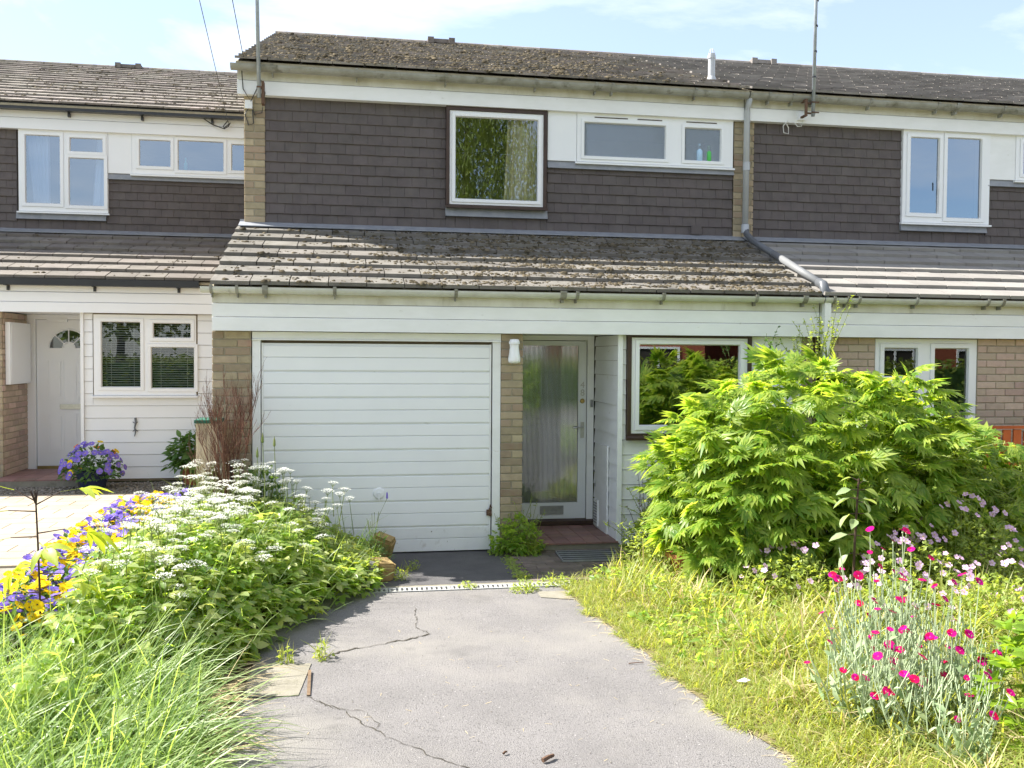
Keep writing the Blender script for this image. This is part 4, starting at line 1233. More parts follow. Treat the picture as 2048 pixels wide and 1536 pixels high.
# television masts
def mast(x, y, z0, z1, label, rusty, taper):
    t = thing('aerial_mast', label, 'aerial mast', (x, y, z0))
    k = MB(); k.tube([(0, 0, 0), (-.05 if rusty else .03, .0, z1 - z0)], .021, 10); k.build('pole', GALV, t, smooth=True)
    k = MB()
    if rusty:
        k.box(.022, .05, .0, .10, -.06, .18); k.box(-.03, .022, .022, .045, .02, .05); k.box(-.03, .022, .022, .045, .10, .13); k.tube([(-.02, -.02, .11), (.03, -.02, .11)], .008)
    else:
        k.box(-.10, -.07, .0, .02, .0, .2); k.box(-.07, .04, .022, .03, .03, .05); k.box(-.07, .04, .022, .03, .15, .17); k.box(-.1, -.07, .02, .12, -.0, .02); k.box(-.1, -.07, .02, .12, .18, .20); k.tube([(-.03, -.025, .04), (.06, -.025, .04)], .008); k.tube([(-.03, -.025, .16), (.06, -.025, .16)], .008)
    k.build('bracket', RUST, t)
    for q in (range(1, 5) if not rusty else ()):
        k = MB(); k.lathe([(.024, 0), (.024, .02)], (.03 * q / 5, 0, q * .30 + .15), 10); k.build('clip', BLACKP, t)
mast(-.165, 1.60, 4.62, 7.2, 'leaning grey aerial pole on a rusty bracket at the roof corner', True, 0)
mast(6.21, 1.60, 4.74, 7.6, 'tall thin aerial mast with clips on the right house fascia', False, 0)

def wire(name, label, pts, r, mt, sag=0.0, cat='cable', n=14):
    P = []
    if sag:
        a, b = Vector(pts[0]), Vector(pts[1])
        for i in range(n + 1):
            s = i / n
            q = a.lerp(b, s); q.z -= sag * 4 * s * (1 - s)
            P.append(q)
    else:
        P = pts
    k = MB(); k.tube(P, r, 5)
    return tag(k.build(name, mt, None), label, cat)
wire('telephone_wire', 'thin overhead wire rising from the left house fascia into the sky', [(-.93, 5.16, 5.16), (.66, -21, 7.0)], .004, CABLE, .15)
wire('telephone_wire', 'thin overhead wire leaving the roof corner of the middle house', [(-.33, 1.64, 5.04), (.60, -21, 7.1)], .004, CABLE, .12)
wire('cable_loop', 'looped black cable hanging on the white fascia of the left house', [(-1.42, 5.13, 5.33), (-1.3, 5.13, 5.24), (-1.15, 5.13, 5.14), (-1.0, 5.12, 5.09), (-.90, 5.11, 5.17), (-.94, 5.11, 5.20), (-1.0, 5.11, 5.12), (-.99, 5.11, 5.08), (-.93, 5.11, 5.12), (-.91, 5.11, 5.16)], .008, CABLE)
wire('cable_loop', 'black cables looping round the small junction box on the corner pier', [(-.36, 1.70, 4.98), (-.35, 1.77, 4.75), (-.27, 1.77, 4.62), (-.16, 1.78, 4.86), (-.12, 1.78, 4.72), (-.16, 1.84, 4.52), (-.24, 1.845, 4.50), (-.27, 1.845, 4.62), (-.34, 1.845, 4.50), (-.30, 1.845, 4.38), (-.25, 1.845, 4.40), (-.26, 1.845, 4.55)], .006, CABLE)
wire('cable_loop', 'white cable looping below the fascia of the right house', [(5.98, 1.775, 4.72), (5.93, 1.80, 4.66), (5.94, 1.80, 4.58), (6.0, 1.80, 4.57), (6.0, 1.80, 4.64), (5.97, 1.79, 4.68)], .006, CABLE_W)
wire('cable_loop', 'short white cable sagging from the white junction box to the mast', [(6.06, 1.77, 4.70), (6.1, 1.77, 4.655), (6.15, 1.77, 4.66), (6.17, 1.765, 4.75)], .006, CABLE_W)
tag(box_part('junction_box', PVC, None, -.34, -.26, 1.83, 1.859, 4.56, 4.65), 'small white junction box on the upper corner pier', 'junction box')
tag(box_part('junction_box', PVC, None, 6.10, 6.20, 1.745, 1.784, 4.73, 4.82), 'white junction box on the fascia beside the tall mast', 'junction box')

# bottles on the window ledges
def bottle(label, loc, h, r, mt):
    k = MB(); k.lathe([(.001, 0), (r, .004), (r, h * .6), (r * .45, h * .72), (r * .4, h * .86), (r * .55, h * .87), (r * .5, h), (.001, h)], (0, 0, 0), 12)
    tag(k.build('bottle', mt, None, loc, True), label, 'bottle')
bottle('pale blue bottle behind the obscured bathroom window', (4.90, 1.875, 4.20), .22, .04, mat('blue_bottle', (0.45, 0.65, 0.85), None, 1, .4))
bottle('green bottle beside the blue one behind the bathroom window', (5.02, 1.875, 4.20), .2, .032, mat('green_bottle', (0.10, 0.55, 0.12), None, 1, .4))
bottle('turquoise bottle on the sill inside the left house small window', (-1.55, 5.32, 4.49), .2, .025, mat('turquoise_bottle', (0.1, 0.6, 0.55), None, 1, .4))

# small ornament on the left house cladding
k = MB(); k.tube([(0, 0, .12), (.008, -.01, .06), (-.006, -.012, 0), (.004, -.01, -.06), (-.01, -.004, -.11)], .014, 7, .005)
for s in (-1, 1):
    k.tube([(0, -.008, .05), (s * .03, -.004, .07)], .005, 5); k.tube([(0, -.008, -.02), (s * .03, -.004, -.05)], .005, 5)
tag(k.build('lizard_ornament', DARKPIPE, None, (-1.84, 3.405, .95)), 'dark lizard shaped ornament on the white cladding of the left house', 'ornament')

# ================================================================= THE GROUND
def gz(y): return 0.0 if y > -1.4 else .02 * (-1.4 - y)
EDGE_R = [(2.60, -1.42), (2.52, -1.75), (2.56, -2.4), (2.64, -3.2), (2.65, -3.85), (2.70, -4.35), (2.80, -4.9), (2.9, -6.0), (3.0, -8), (3.1, -11.5)]
def strip(name, mt, left, right, dz, kind='structure'):
    k = MB()
    for i in range(len(left) - 1):
        a, b, c, d = left[i], right[i], right[i + 1], left[i + 1]
        n = 10
        for j in range(n):
            s0, s1 = j / n, (j + 1) / n
            k.poly([(a[0] + (b[0] - a[0]) * s0, a[1] + (b[1] - a[1]) * s0, gz(a[1]) + dz), (d[0] + (c[0] - d[0]) * s0, d[1] + (c[1] - d[1]) * s0, gz(d[1]) + dz),
                    (d[0] + (c[0] - d[0]) * s1, d[1] + (c[1] - d[1]) * s1, gz(d[1]) + dz), (a[0] + (b[0] - a[0]) * s1, a[1] + (b[1] - a[1]) * s1, gz(a[1]) + dz)][::-1])
    return tag(k.build(name, mt, None), kind=kind)
k = MB(); k.poly(((-400, -400, -.12), (400, -400, -.12), (400, 400, -.12), (-400, 400, -.12))); tag(k.build('ground', EARTH, None), kind='structure')
strip('driveway', ASPH, [(-.3, y) for _, y in EDGE_R], [(x + .12, y) for x, y in EDGE_R], 0.0)
k = MB(); k.poly(((-.40, -1.205, 0), (2.22, -1.205, 0), (2.22, .10, 0), (-.40, .10, 0))); tag(k.build('garage_apron', ASPH_D, None), kind='structure')
k = MB(); k.poly(((-.40, -1.265, -.001), (2.62, -1.265, -.001), (2.62, -1.206, -.001), (-.40, -1.206, -.001))); tag(k.build('concrete_strip', CONC, None), kind='structure')
k = MB(); k.poly(((2.221, -1.205, -.03), (3.6, -1.205, -.03), (3.6, .0, -.03), (2.221, .0, -.03))); pav = tag(k.build('brick_paving', SOIL, None), kind='structure')
for iy in range(11):
    y = -1.198 + iy * .108
    x = 2.228 - (.105 if iy % 2 else 0)
    while x < 3.5:
        a, b = max(x, 2.228), min(x + .205, 3.5)
        x += .211
        if b - a > .03:
            link('paver', tilebox(round(b - a, 2), .102, .035, PAVB), pav, (a, y, -.034 + random.uniform(-.003, .003)), (random.uniform(-.01, .01), random.uniform(-.01, .01), 0))
# channel drain
t = thing('channel_drain', 'narrow grey slotted channel drain across the foot of the driveway', 'drain', (0, 0, 0))
k = MB(); k.box(.6, 2.62, -1.395, -1.268, -.06, -.02); k.build('channel', VOIDM, t)
for q in range(4):
    k = MB(); x0 = .61 + q * .5
    k.box(x0, x0 + .496, -1.394, -1.375, -.02, .003); k.box(x0, x0 + .496, -1.289, -1.270, -.02, .003)
    for j in range(13):
        k.box(x0 + j * .0395, x0 + j * .0395 + .020, -1.3745, -1.2895, -.018, .002)
    k.build('grating', GRATE, t)
# patches, cracks
def polysheet(name, mt, pts, dz):
    k = MB(); k.poly([(x, y, gz(y) + dz) for x, y in pts]); return tag(k.build(name, mt, None), kind='structure')
polysheet('concrete_patch', CONC, [(-.25, -3.66), (.54, -3.69), (.56, -3.45), (.585, -3.14), (.2, -3.10), (-.25, -3.06)], .005)
polysheet('tarmac_patch', CONC, [(2.26, -1.76), (2.54, -1.89), (2.57, -1.60), (2.27, -1.57)], .005)
k = MB(); k.box(0, .018, 0, .40, 0, .006); o = k.build('wood_strip', STRIPW, None, (.585, -3.70, gz(-3.7) + .002)); o.rotation_euler = (0, 0, .03); tag(o, 'thin weathered wood strip at the edge of the concrete patch', 'wood strip')
def crack(pts, w0):
    k = MB(); P = []
    for i in range(len(pts) - 1):
        a, b = Vector((*pts[i], 0)), Vector((*pts[i + 1], 0))
        n = max(3, int((b - a).length / .03))
        for j in range(n):
            q = a.lerp(b, j / n); P.append((q.x + random.uniform(-.012, .012), q.y + random.uniform(-.018, .018)))
    P.append(pts[-1])
    W = [w0 * random.uniform(.25, 1.5) * (1 if 0 < i < len(P) - 1 else .1) for i in range(len(P))]
    for i in range(len(P) - 1):
        (x0, y0), (x1, y1) = P[i], P[i + 1]
        dx, dy = x1 - x0, y1 - y0; l = math.hypot(dx, dy) + 1e-6; nx, ny = -dy / l, dx / l
        k.poly([(x0 - nx * W[i], y0 - ny * W[i], gz(y0) + .004), (x1 - nx * W[i + 1], y1 - ny * W[i + 1], gz(y1) + .004),
                (x1 + nx * W[i + 1], y1 + ny * W[i + 1], gz(y1) + .004), (x0 + nx * W[i], y0 + ny * W[i], gz(y0) + .004)])
    tag(k.build('driveway_crack', CRACK, None), kind='structure')
crack([(.60, -3.05), (.81, -2.89), (1.0, -2.81), (1.18, -2.73), (1.34, -2.62)], .0065)
crack([(1.33, -2.62), (1.25, -2.45), (1.27, -2.2), (1.28, -1.9)], .0022)
crack([(.58, -3.70), (.79, -3.97), (.86, -4.09), (.9, -4.19), (1.02, -4.37), (1.11, -4.48), (1.21, -4.63), (1.34, -4.75), (1.45, -5.0)], .0024)
crack([(.62, -3.75), (.72, -3.9), (.90, -3.98), (.95, -4.15), (.93, -4.25)], .0020)

# left bed and neighbour's drive
k = MB()
prof = [(-1.30, .22), (-1.0, .20), (-.55, .15), (-.1, .07), (.25, .02)]
ys = [3.35, 1.5, 0, -1, -2, -3, -4, -5, -6.5, -8]
for i in range(len(ys) - 1):
    for j in range(len(prof) - 1):
        def P_(y, q):
            sh = .75 * max(0, min(1, (y + 1.9) / .6)) if y < -.2 else .75 * 0 
            x = prof[q][0]
            if q == len(prof) - 1 and -1.5 < y < -.25: x = .95
            if q >= 3 and y >= -.25: x = min(x, -.45)
            return (x, y, prof[q][1] + gz(y) * (q / 4))
        k.poly((P_(ys[i + 1], j), P_(ys[i + 1], j + 1), P_(ys[i], j + 1), P_(ys[i], j)))
tag(k.build('flower_bed', SOIL, None), kind='structure')
k = MB(); k.poly(((-14, -9, .262), (-1.28, -9, .262), (-1.28, 3.45, .262), (-14, 3.45, .262))); ndr = tag(k.build('paved_drive', CONC, None), kind='structure')
for ix in range(10):
    for iy in range(14):
        w, d = .40, .26
        a = -1.30 - (ix + 1) * w - (.2 if iy % 2 else 0)
        y = 2.35 - (iy + 1) * d
        link('paving_slab', tilebox(w - .006, d - .006, .024, PAVP), ndr, (a, y, .262 - .005 + random.uniform(-.0015, .0015)))
# gravel strip
n = 3200
P = np.stack([rng.uniform(-4.8, -.5, n), rng.uniform(2.38, 3.38, n), np.full(n, .268)], 1)
tag(scatter('gravel', PEB, P, rand_dirs(n, -.2, .2), rand_dirs(n, .5, 1), rng.uniform(.012, .028, n), PEBBLE), kind='stuff')
# right-hand turf
k = MB()
R = [(x - .02, y) for x, y in EDGE_R]
for i in range(len(R) - 1):
    a, b = R[i], R[i + 1]
    k.poly(((a[0], a[1], gz(a[1]) + .006), (b[0], b[1], gz(b[1]) + .006), (b[0] + .5, b[1], gz(b[1]) + .05), (a[0] + .5, a[1], gz(a[1]) + .05)))
    k.poly(((a[0] + .5, a[1], gz(a[1]) + .05), (b[0] + .5, b[1], gz(b[1]) + .05), (14, b[1], gz(b[1]) + .09), (14, a[1], gz(a[1]) + .09)))
k.poly(((2.62, -1.42, -.004), (14, -1.42, .06), (14, -.02, .06), (3.42, -.02, -.004)))
tag(k.build('lawn', LAWNB, None), kind='structure')
# street behind the photographer
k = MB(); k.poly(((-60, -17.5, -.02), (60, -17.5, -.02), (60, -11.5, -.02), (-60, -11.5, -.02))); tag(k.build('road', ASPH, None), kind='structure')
k = MB(); k.box(-60, 60, -19.2, -17.51, -.1, .09); tag(k.build('pavement', CONC, None), kind='structure')

# ================================================================= SEEN ONLY AS REFLECTIONS IN THE WINDOWS
def opposite(x0, label):
    t = thing('brick_house', label, 'house', (x0, -31, 0))
    k = MB(); k.box(-9, 9, -7, 0, 0, 5.2); k.build('wall', REDBRICK, t)
    k = MB(); k.prism_x(-9.3, 9.3, [(.5, 5.15), (-3.5, 7.4), (-7.5, 5.15)]); k.build('roof', REDROOF, t)
    for i in range(4):
        for z0, z1 in ((1.0, 2.3), (3.5, 4.7)):
            x = -6.8 + i * 4.2
            k = MB(); k.plate(x, x + 2.0, z0, z1, .0, .06, [(x + .1, x + .95, z0 + .1, z1 - .1), (x + 1.05, x + 1.9, z0 + .1, z1 - .1)])
            for v in range(len(k.v)):
                k.v[v] = (k.v[v][0], .065 - k.v[v][1], k.v[v][2])
            w = k.build('window', PVC, t)
            box_part('pane', ROOMD, w, x + .09, x + 1.91, .002, .02, z0 + .09, z1 - .09)
opposite(7.5, 'red brick house across the road, mirrored in the middle house lower window')
opposite(27.5, 'red brick house further along the road, mirrored in the right house windows')
def hedge():
    t = thing('hedge', 'clipped green hedge across the road, mirrored in the door and lower window', 'hedge', (0, -20.2, 0))
    n = 17000
    P = np.stack([rng.uniform(-14, 30, n), rng.uniform(-.7, .5, n), rng.uniform(.05, 1.7, n) + .15 * rng.random(n)], 1)
    scatter('foliage', OV, P, rand_dirs(n, -.3, .8), rand_dirs(n, .2, 1), rng.uniform(.12, .22, n), L_TREE, t)
    k = MB(); k.box(-14, 30, -.5, .3, 0, 1.5); k.build('stems', L_DARK, t)
hedge()
def weeping_tree():
    t = thing('weeping_tree', 'tall drooping birch across the road, mirrored in the upper window', 'tree', (5.0, -22.5, 0))
    k = MB(); k.tube([(0, 0, 0), (.1, 0, 4), (0, .1, 8), (.1, 0, 12.5)], .28, 8, .05)
    for i in range(12):
        z = 4 + i * .7; a = i * 2.4
        k.tube([(0, 0, z), (1.2 * math.cos(a), 1.2 * math.sin(a), z + 1.1), (2.4 * math.cos(a), 2.4 * math.sin(a), z + 1.3)], .035, 6, .012)
    k.build('trunk', BARK, t)
    P = []
    for i in range(800):
        a = rng.uniform(0, 6.283); r = 3.9 * math.sqrt(rng.random()) ; z = rng.uniform(6, 13.2)
        r *= math.sqrt(max(.08, 1 - ((z - 8.5) / 5.2) ** 2))
        ln = rng.uniform(1.2, 3.2)
        for j in range(34):
            s = j / 33
            P.append((r * math.cos(a) + .12 * rng.normal() * (1 - s * .5), r * math.sin(a) + .12 * rng.normal(), max(1.8, z - ln * s)))
    P = np.array(P); n = len(P)
    d = rand_dirs(n, -1, .1)
    scatter('crown', LANCE, P, d * np.array([.5, .5, 1]) - np.array([0, 0, .5]), rand_dirs(n, -.2, 1), rng.uniform(.13, .24, n), L_TREE, t)
weeping_tree()
def roadside_tree(x, y, r, h, label):
    t = thing('roadside_tree', label, 'tree', (x, y, 0))
    n = 5200
    d = rand_dirs(n, -.6, 1.0) * rng.random((n, 1)) ** .3
    P = d * np.array([r, r, h * .42]) + np.array([0, 0, h * .56]); P *= 1 + .08 * np.sin(P[:, [2]] * 3 + P[:, [0]] * 2)
    scatter('crown', OV, P, d + rng.normal(0, .5, (n, 3)), d + rng.normal(0, .5, (n, 3)), rng.uniform(.22, .40, n), L_TREE, t)
    k = MB(); k.tube([(0, 0, -.1), (.1, 0, h * .3), (0, .1, h * .7)], .22, 8, .08); k.build('trunk', BARK, t)
roadside_tree(-8.5, -24, 4.2, 7.5, 'round green tree across the road, mirrored in the left house lower window')
def golden_bush():
    t = thing('golden_bush', 'golden green bush by the gate, mirrored in the reeded glass of the front door', 'shrub', (4.75, -10.6, .1))
    n = 4200
    d = rand_dirs(n, -.3, 1.0) * rng.random((n, 1)) ** .3
    P = d * np.array([.95, .8, 1.25]) + np.array([0, 0, .95]); P[:, 2] = np.maximum(P[:, 2], .03)
    scatter('foliage', OV, P, d + rng.normal(0, .4, (n, 3)), d + rng.normal(0, .4, (n, 3)), rng.uniform(.07, .12, n), leafmat('golden_leaf', (0.38, 0.40, 0.03), (0.52, 0.50, 0.06), 0.4), t)
    k = MB(); k.tube([(0, 0, -.05), (.05, 0, .8), (0, .1, 1.5)], .05, 7, .02); k.build('stem', BARK, t)
    t = thing('garden_wall', 'low red brick garden wall under the golden bush, seen only as a reflection', 'wall', (4.6, -9.75, .1))
    k = MB(); k.box(-1.1, 1.1, -.05, .05, -.1, .16); k.build('brickwork', REDBRICK, t)
    k = MB(); k.box(-1.13, 1.13, -.07, .07, .161, .2); k.build('coping', CONC, t)
golden_bush()
t = thing('telegraph_pole', 'brown wooden telegraph pole across the road carrying the overhead wires', 'pole', (.63, -21, 0))
k = MB(); k.tube([(0, 0, 0), (0, 0, 7.2)], .12, 10, .09); k.build('shaft', BARK, t)
k = MB(); k.box(-.25, .25, -.04, .04, 6.95, 7.05); k.build('crossbar', BARK, t)

# ================================================================= PLANTS
def inside_noise(P, f=2.0):
    return np.sin(P[:, 0] * f * 1.7 + 1.3 * np.sin(P[:, 1] * f)) * np.cos(P[:, 1] * f * 1.4 + P[:, 2] * f)

# --- big tree peony
def peony_shrub():
    base = Vector((4.95, -1.25, .03))
    t = thing('tree_peony', 'large bright green shrub with jagged leaves filling the space before the right houses', 'shrub', base)
    lobes = [((-.15, 0, .74), (1.36, .95, 1.04)), ((.85, .15, .56), (1.00, .85, .72)), ((-.72, -.15, .52), (.84, .80, .78))]
    P, D, S = [], [], []
    for (c, r), cnt in zip(lobes, (1250, 700, 560)):
        d = rand_dirs(cnt, -.35, 1.0)
        rad = .70 + .32 * rng.random(cnt) ** .6
        rad *= 1 + .10 * np.sin(d[:, 0] * 7 + 2 * d[:, 2] * 5) * np.cos(d[:, 1] * 6)
        p = np.array(c) + d * np.array(r) * rad[:, None]
        P.append(p); D.append(d / np.array(r)); S.append(rad)
    P, D, S = map(np.concatenate, (P, D, S))
    ok = np.ones(len(P), bool)
    for (c, r) in lobes:
        ok &= (((P - np.array(c)) / np.array(r)) ** 2).sum(1) > .42
    ok &= P[:, 2] > .03
    P, D, S = P[ok], D[ok], S[ok]
    D /= np.linalg.norm(D, axis=1, keepdims=True)
    n = len(P)
    yd = D * np.array([1, 1, .35]) + rng.normal(0, .45, (n, 3)) + np.array([0, 0, -.02])
    nr = D * .5 + np.array([0, -.1, .9]) + rng.normal(0, .32, (n, 3))
    sc_ = rng.uniform(.17, .33, n)
    score = (-D[:, 1]) * 1.0 + S * .8 + D[:, 2] * .25 + sc_ * 1.2
    order = np.argsort(-score)
    near, rest = order[:300], order[300:]
    meshes = [mesh_np('leaf', v, f, L_PEONY) for v, f in PEONY]
    Rm = frames(yd[near], nr[near])
    for i, q in enumerate(near):
        mm = Matrix([list(r) for r in Rm[i]])
        link('leaf', meshes[i % 4], t, P[q], mm.to_euler(), float(sc_[q]))
    tag(scatter('foliage', PEONY, P[rest], yd[rest], nr[rest], sc_[rest], L_PEONY, t), kind='stuff')
    m2 = 520                                             # inner leaves that close the gaps
    d = rand_dirs(m2, -.4, 1); c = np.array([l[0] for l in lobes])[rng.integers(3, size=m2)]
    p = c + d * np.array([.95, .62, .68]) * rng.random((m2, 1)) ** .4
    p = p[p[:, 2] > .03]; d = rand_dirs(len(p), -.6, .5)
    tag(scatter('foliage', PEONY, p, d, rand_dirs(len(p), .2, 1), rng.uniform(.2, .34, len(p)), L_PEONY, t), kind='stuff')
    k = MB()
    for i in range(54):
        q = P[rng.integers(n)] * .97
        a = Vector((random.uniform(-.3, .5), random.uniform(-.2, .2), 0))
        k.tube([a, a.lerp(Vector(q), .5) + Vector((0, 0, .15)), q], .012, 5, .004)
    k.build('stem', STEMG, t)
    return t
peony_shrub()

# --- fine-leaved climber mixed through the right of the shrub, and up to the gutter
def sprays(t, starts, n_each, ln, leaf_s, mt, stem_mt, droop=.4, spread=.6, nm='foliage', up_=0.8, temps=OV, lat=6):
    k = MB(); P, D = [], []
    for s in starts:
        for i in range(n_each):
            a = random.uniform(0, 6.283)
            d = Vector((math.cos(a) * spread, math.sin(a) * spread, up_ + random.uniform(-.2, .3)))
            L = ln * random.uniform(.6, 1.1)
            pts = []
            p = Vector(s)
            for j in range(7):
                pts.append(p.copy())
                p = p + d.normalized() * L / 6
                d.z -= droop * .16; d.x += random.uniform(-.12, .12); d.y += random.uniform(-.12, .12)
            k.tube(pts, .004, 4, .0015, False)
            for j in range(lat * 6):
                u = random.uniform(.15, 1) * 6; b = int(min(5, u)); q = pts[b].lerp(pts[b + 1], u - b)
                P.append(tuple(q)); dd = Vector((random.uniform(-1, 1), random.uniform(-1, 1), random.uniform(-.3, .8))); D.append(tuple(dd))
    k.build('stem', stem_mt, t)
    P = np.array(P); n = len(P)
    o = scatter(nm, temps, P, D, rand_dirs(n, .3, 1), rng.uniform(.6, 1.2, n) * leaf_s, mt, t)
    return tag(o, kind='stuff')
t = thing('jasmine', 'fine leaved jasmine scrambling over the right side of the big shrub', 'climber', (5.95, -1.5, .05))
sprays(t, [(random.uniform(-.8, .5), random.uniform(-.5, .1), random.uniform(.15, .95)) for _ in range(75)], 4, .55, .036, L_FINE, STEMG, .8, .9, up_=.5, temps=LANCE, lat=5)
t = thing('climbing_rose', 'thin rose shoots reaching above the shrub to the porch gutter', 'climber', (5.3, -.40, 0))
k = MB(); k.tube([(-.1, -.1, 0), (-.05, -.05, 1.2), (0, 0, 2.0)], .012, 6, .008); k.build('stem', STEMG, t)
sprays(t, [(-.05, 0, 1.75), (.05, -.02, 1.85), (-.2, 0, 1.65)], 7, .62, .030, L_FINE, STEMG, .12, .35, up_=1.0, temps=OV, lat=5)
sprays(t, [(-.6, .05, 1.75)], 4, .5, .035, L_DARK, STEMG, .1, .6, up_=1.0, temps=OV, lat=4)

# --- ground elder bed on the left
def elder_h(x, y):
    xr = np.interp(-y, [0.2, 1.15, 1.45, 1.8, 2.4, 3.0, 3.6, 5.5], [1.0, 1.04, .95, .70, .42, .20, .05, .0])
    xl = np.interp(-y, [0.2, 1.2, 2.5, 5.5], [-.58, -.72, -.80, -.70])
    h = .52 + .07 * np.sin(x * 5 + y * 3) * np.cos(y * 4.2) - .20 * np.clip((-y - 2.6) / 1.4, 0, 1)
    low = np.clip((x - .30) / .35, 0, 1) * np.clip((y + 1.75) / .25, 0, 1)
    h = h * (1 - low) + .26 * low
    e = np.clip((xr - x) / .48, 0, 1) * np.clip((x - xl) / .12, 0, 1)
    return h * np.sqrt(e), xr, xl
def elder():
    n = 13000
    x = rng.uniform(-1.2, 1.0, n); y = rng.uniform(-4.6, -.12, n)
    h, xr, xl = elder_h(x, y)
    ok = (x < xr) & (x > xl) & (h > .04) & (rng.random(n) > .75 * np.clip((-y - 3.2) / .8, 0, 1))
    x, y, h, xr = x[ok], y[ok], h[ok], xr[ok]
    n = len(x)
    g = np.interp(x, [-1.3, -1.0, -.55, -.1, .25], [.22, .20, .15, .07, .02])
    z = g + h * (1 - .55 * rng.random(n) ** 1.6)
    P = np.stack([x, y, z], 1)
    out = np.stack([np.clip((x - xr + .45) / .35, 0, 1) * .7, -.2 * np.ones(n), .1 * np.ones(n)], 1)
    yd = rand_dirs(n, -.25, .3) + out
    nr = np.array([-.1, .0, 1.0]) + out * .25 + rng.normal(0, .30, (n, 3))
    pale = rng.random(n) < .36
    sz = rng.uniform(.07, .15, n)
    tag(scatter('ground_elder_foliage', TRIF, P[~pale], yd[~pale], nr[~pale], sz[~pale], L_ELDER), kind='stuff')
    tag(scatter('pale_elder_foliage', TRIF, P[pale] + np.array([0, 0, .02]), yd[pale], nr[pale], sz[pale], L_ELDER_P), kind='stuff')
    # thin upright stalks and grass coming through the leaves
    m_ = rng.integers(n, size=900)
    lean = rng.normal(0, .5, (900, 3)); lean[:, 2] = 0
    tag(scatter('bed_grass', BL, P[m_] - np.array([0, 0, .15]), np.array([0, 0, 1.]) + lean * .6, -lean, rng.uniform(.3, .55, 900), L_GRASS), kind='stuff')
elder()
# lower mixed herbs at the corner of the bed by the garage
n = 2600
x = rng.uniform(.30, 1.05, n); y = rng.uniform(-1.3, -.15, n)
P = np.stack([x, y, .02 + .30 * rng.random(n) ** .8 * (1 - .5 * np.clip((x - .6) / .4, 0, 1))], 1)
tag(scatter('mixed_herb_foliage', OV, P, rand_dirs(n, -.1, .7), rand_dirs(n, .3, 1), rng.uniform(.03, .075, n), L_FINE), kind='stuff')

# umbels: each flower stem is a thing of its own
def umbel_head(seed):
    r = random.Random(seed)
    v, f = [], []
    for i in range(19):
        a, q = r.uniform(0, 6.283), .043 * math.sqrt((i + .5) / 19)
        cx, cy = q * math.cos(i * 2.4), q * math.sin(i * 2.4)
        cz = .012 * (1 - (q / .043) ** 2)
        for j in range(9):
            b = r.uniform(0, 6.283); e = .0085 * math.sqrt(r.random())
            px, py, pz = cx + e * math.cos(b), cy + e * math.sin(b), cz + r.uniform(-.003, .004)
            s = r.uniform(.0022, .0034); n0 = len(v); th = r.uniform(0, 3)
            for w in range(4):
                v.append((px + s * math.cos(th + w * 1.571), py + s * math.sin(th + w * 1.571), pz + r.uniform(-.0015, .0015)))
            f.append((n0, n0 + 1, n0 + 2, n0 + 3))
    me = bpy.data.meshes.new('flower_head'); me.from_pydata(v, [], f); me.materials.append(F_WHITE)
    return me
HEADS = [umbel_head(i) for i in range(4)]
def umbel_stem(h, seed):
    r = random.Random(seed); k = MB()
    bx, by = r.uniform(-.06, .06), r.uniform(-.06, .06)
    k.tube([(-bx, -by, -h), (-bx * .4, -by * .4, -h * .5), (0, 0, -.03)], .0035, 4, .002, False)
    for i in range(9):
        q = .034 * math.sqrt((i + .5) / 9)
        k.tube([(0, 0, -.032), (q * math.cos(i * 2.4), q * math.sin(i * 2.4), -.001)], .0011, 3, .0008, False)
    me = bpy.data.meshes.new('umbel_flower'); me.from_pydata(k.v, [], k.f); me.materials.append(STEMG)
    return me
STEMS_U = [umbel_stem(h, i) for i, h in enumerate((.26, .34, .42))]
def umbel(x, y, z, s=1.0, grp=True, label=None):
    o = link('umbel_flower', random.choice(STEMS_U), None, (x, y, z), (random.uniform(-.16, .16), random.uniform(-.16, .16), random.uniform(0, 6)), s)
    tag(o, label or 'white umbel flower head standing over the leafy bed left of the driveway', 'flower', 'white umbel flowers over the left bed')
    link('flower_head', random.choice(HEADS), o)
cnt = 0
while cnt < 270:
    y = -random.uniform(.25, 3.4); x = random.uniform(-1.0, .65)
    h, xr, xl = elder_h(np.array([x]), np.array([y]))
    if x > xr[0] - .2 or x < xl[0] + .08 or h[0] < .1:
        continue
    w = .10 + .7 * math.exp(-((x + .40) / .42) ** 2) + .5 * math.exp(-((y + .75) / .5) ** 2)
    if y < -2.3: w *= .7
    if random.random() > w:
        continue
    g = float(np.interp(x, [-1.3, -1.0, -.55, -.1, .25], [.22, .20, .15, .07, .02]))
    umbel(x, y, g + h[0] + random.uniform(.0, .22) + (.13 if y > -1.0 and x < .3 else 0), random.uniform(.85, 1.5)); cnt += 1
for (x, y, z) in ((.62, -.75, .72), (.66, -.7, .78), (.72, -.8, .70), (.60, -.8, .66), (.76, -.75, .73), (.70, -.9, .62), (.55, -.9, .58), (.62, -1.0, .60), (.80, -.8, .66), (.45, -.8, .75), (.40, -.9, .70), (.36, -.7, .80)):
    umbel(x, y, z, random.uniform(.9, 1.3), label='white umbel flower head standing clear in front of the garage door planks')

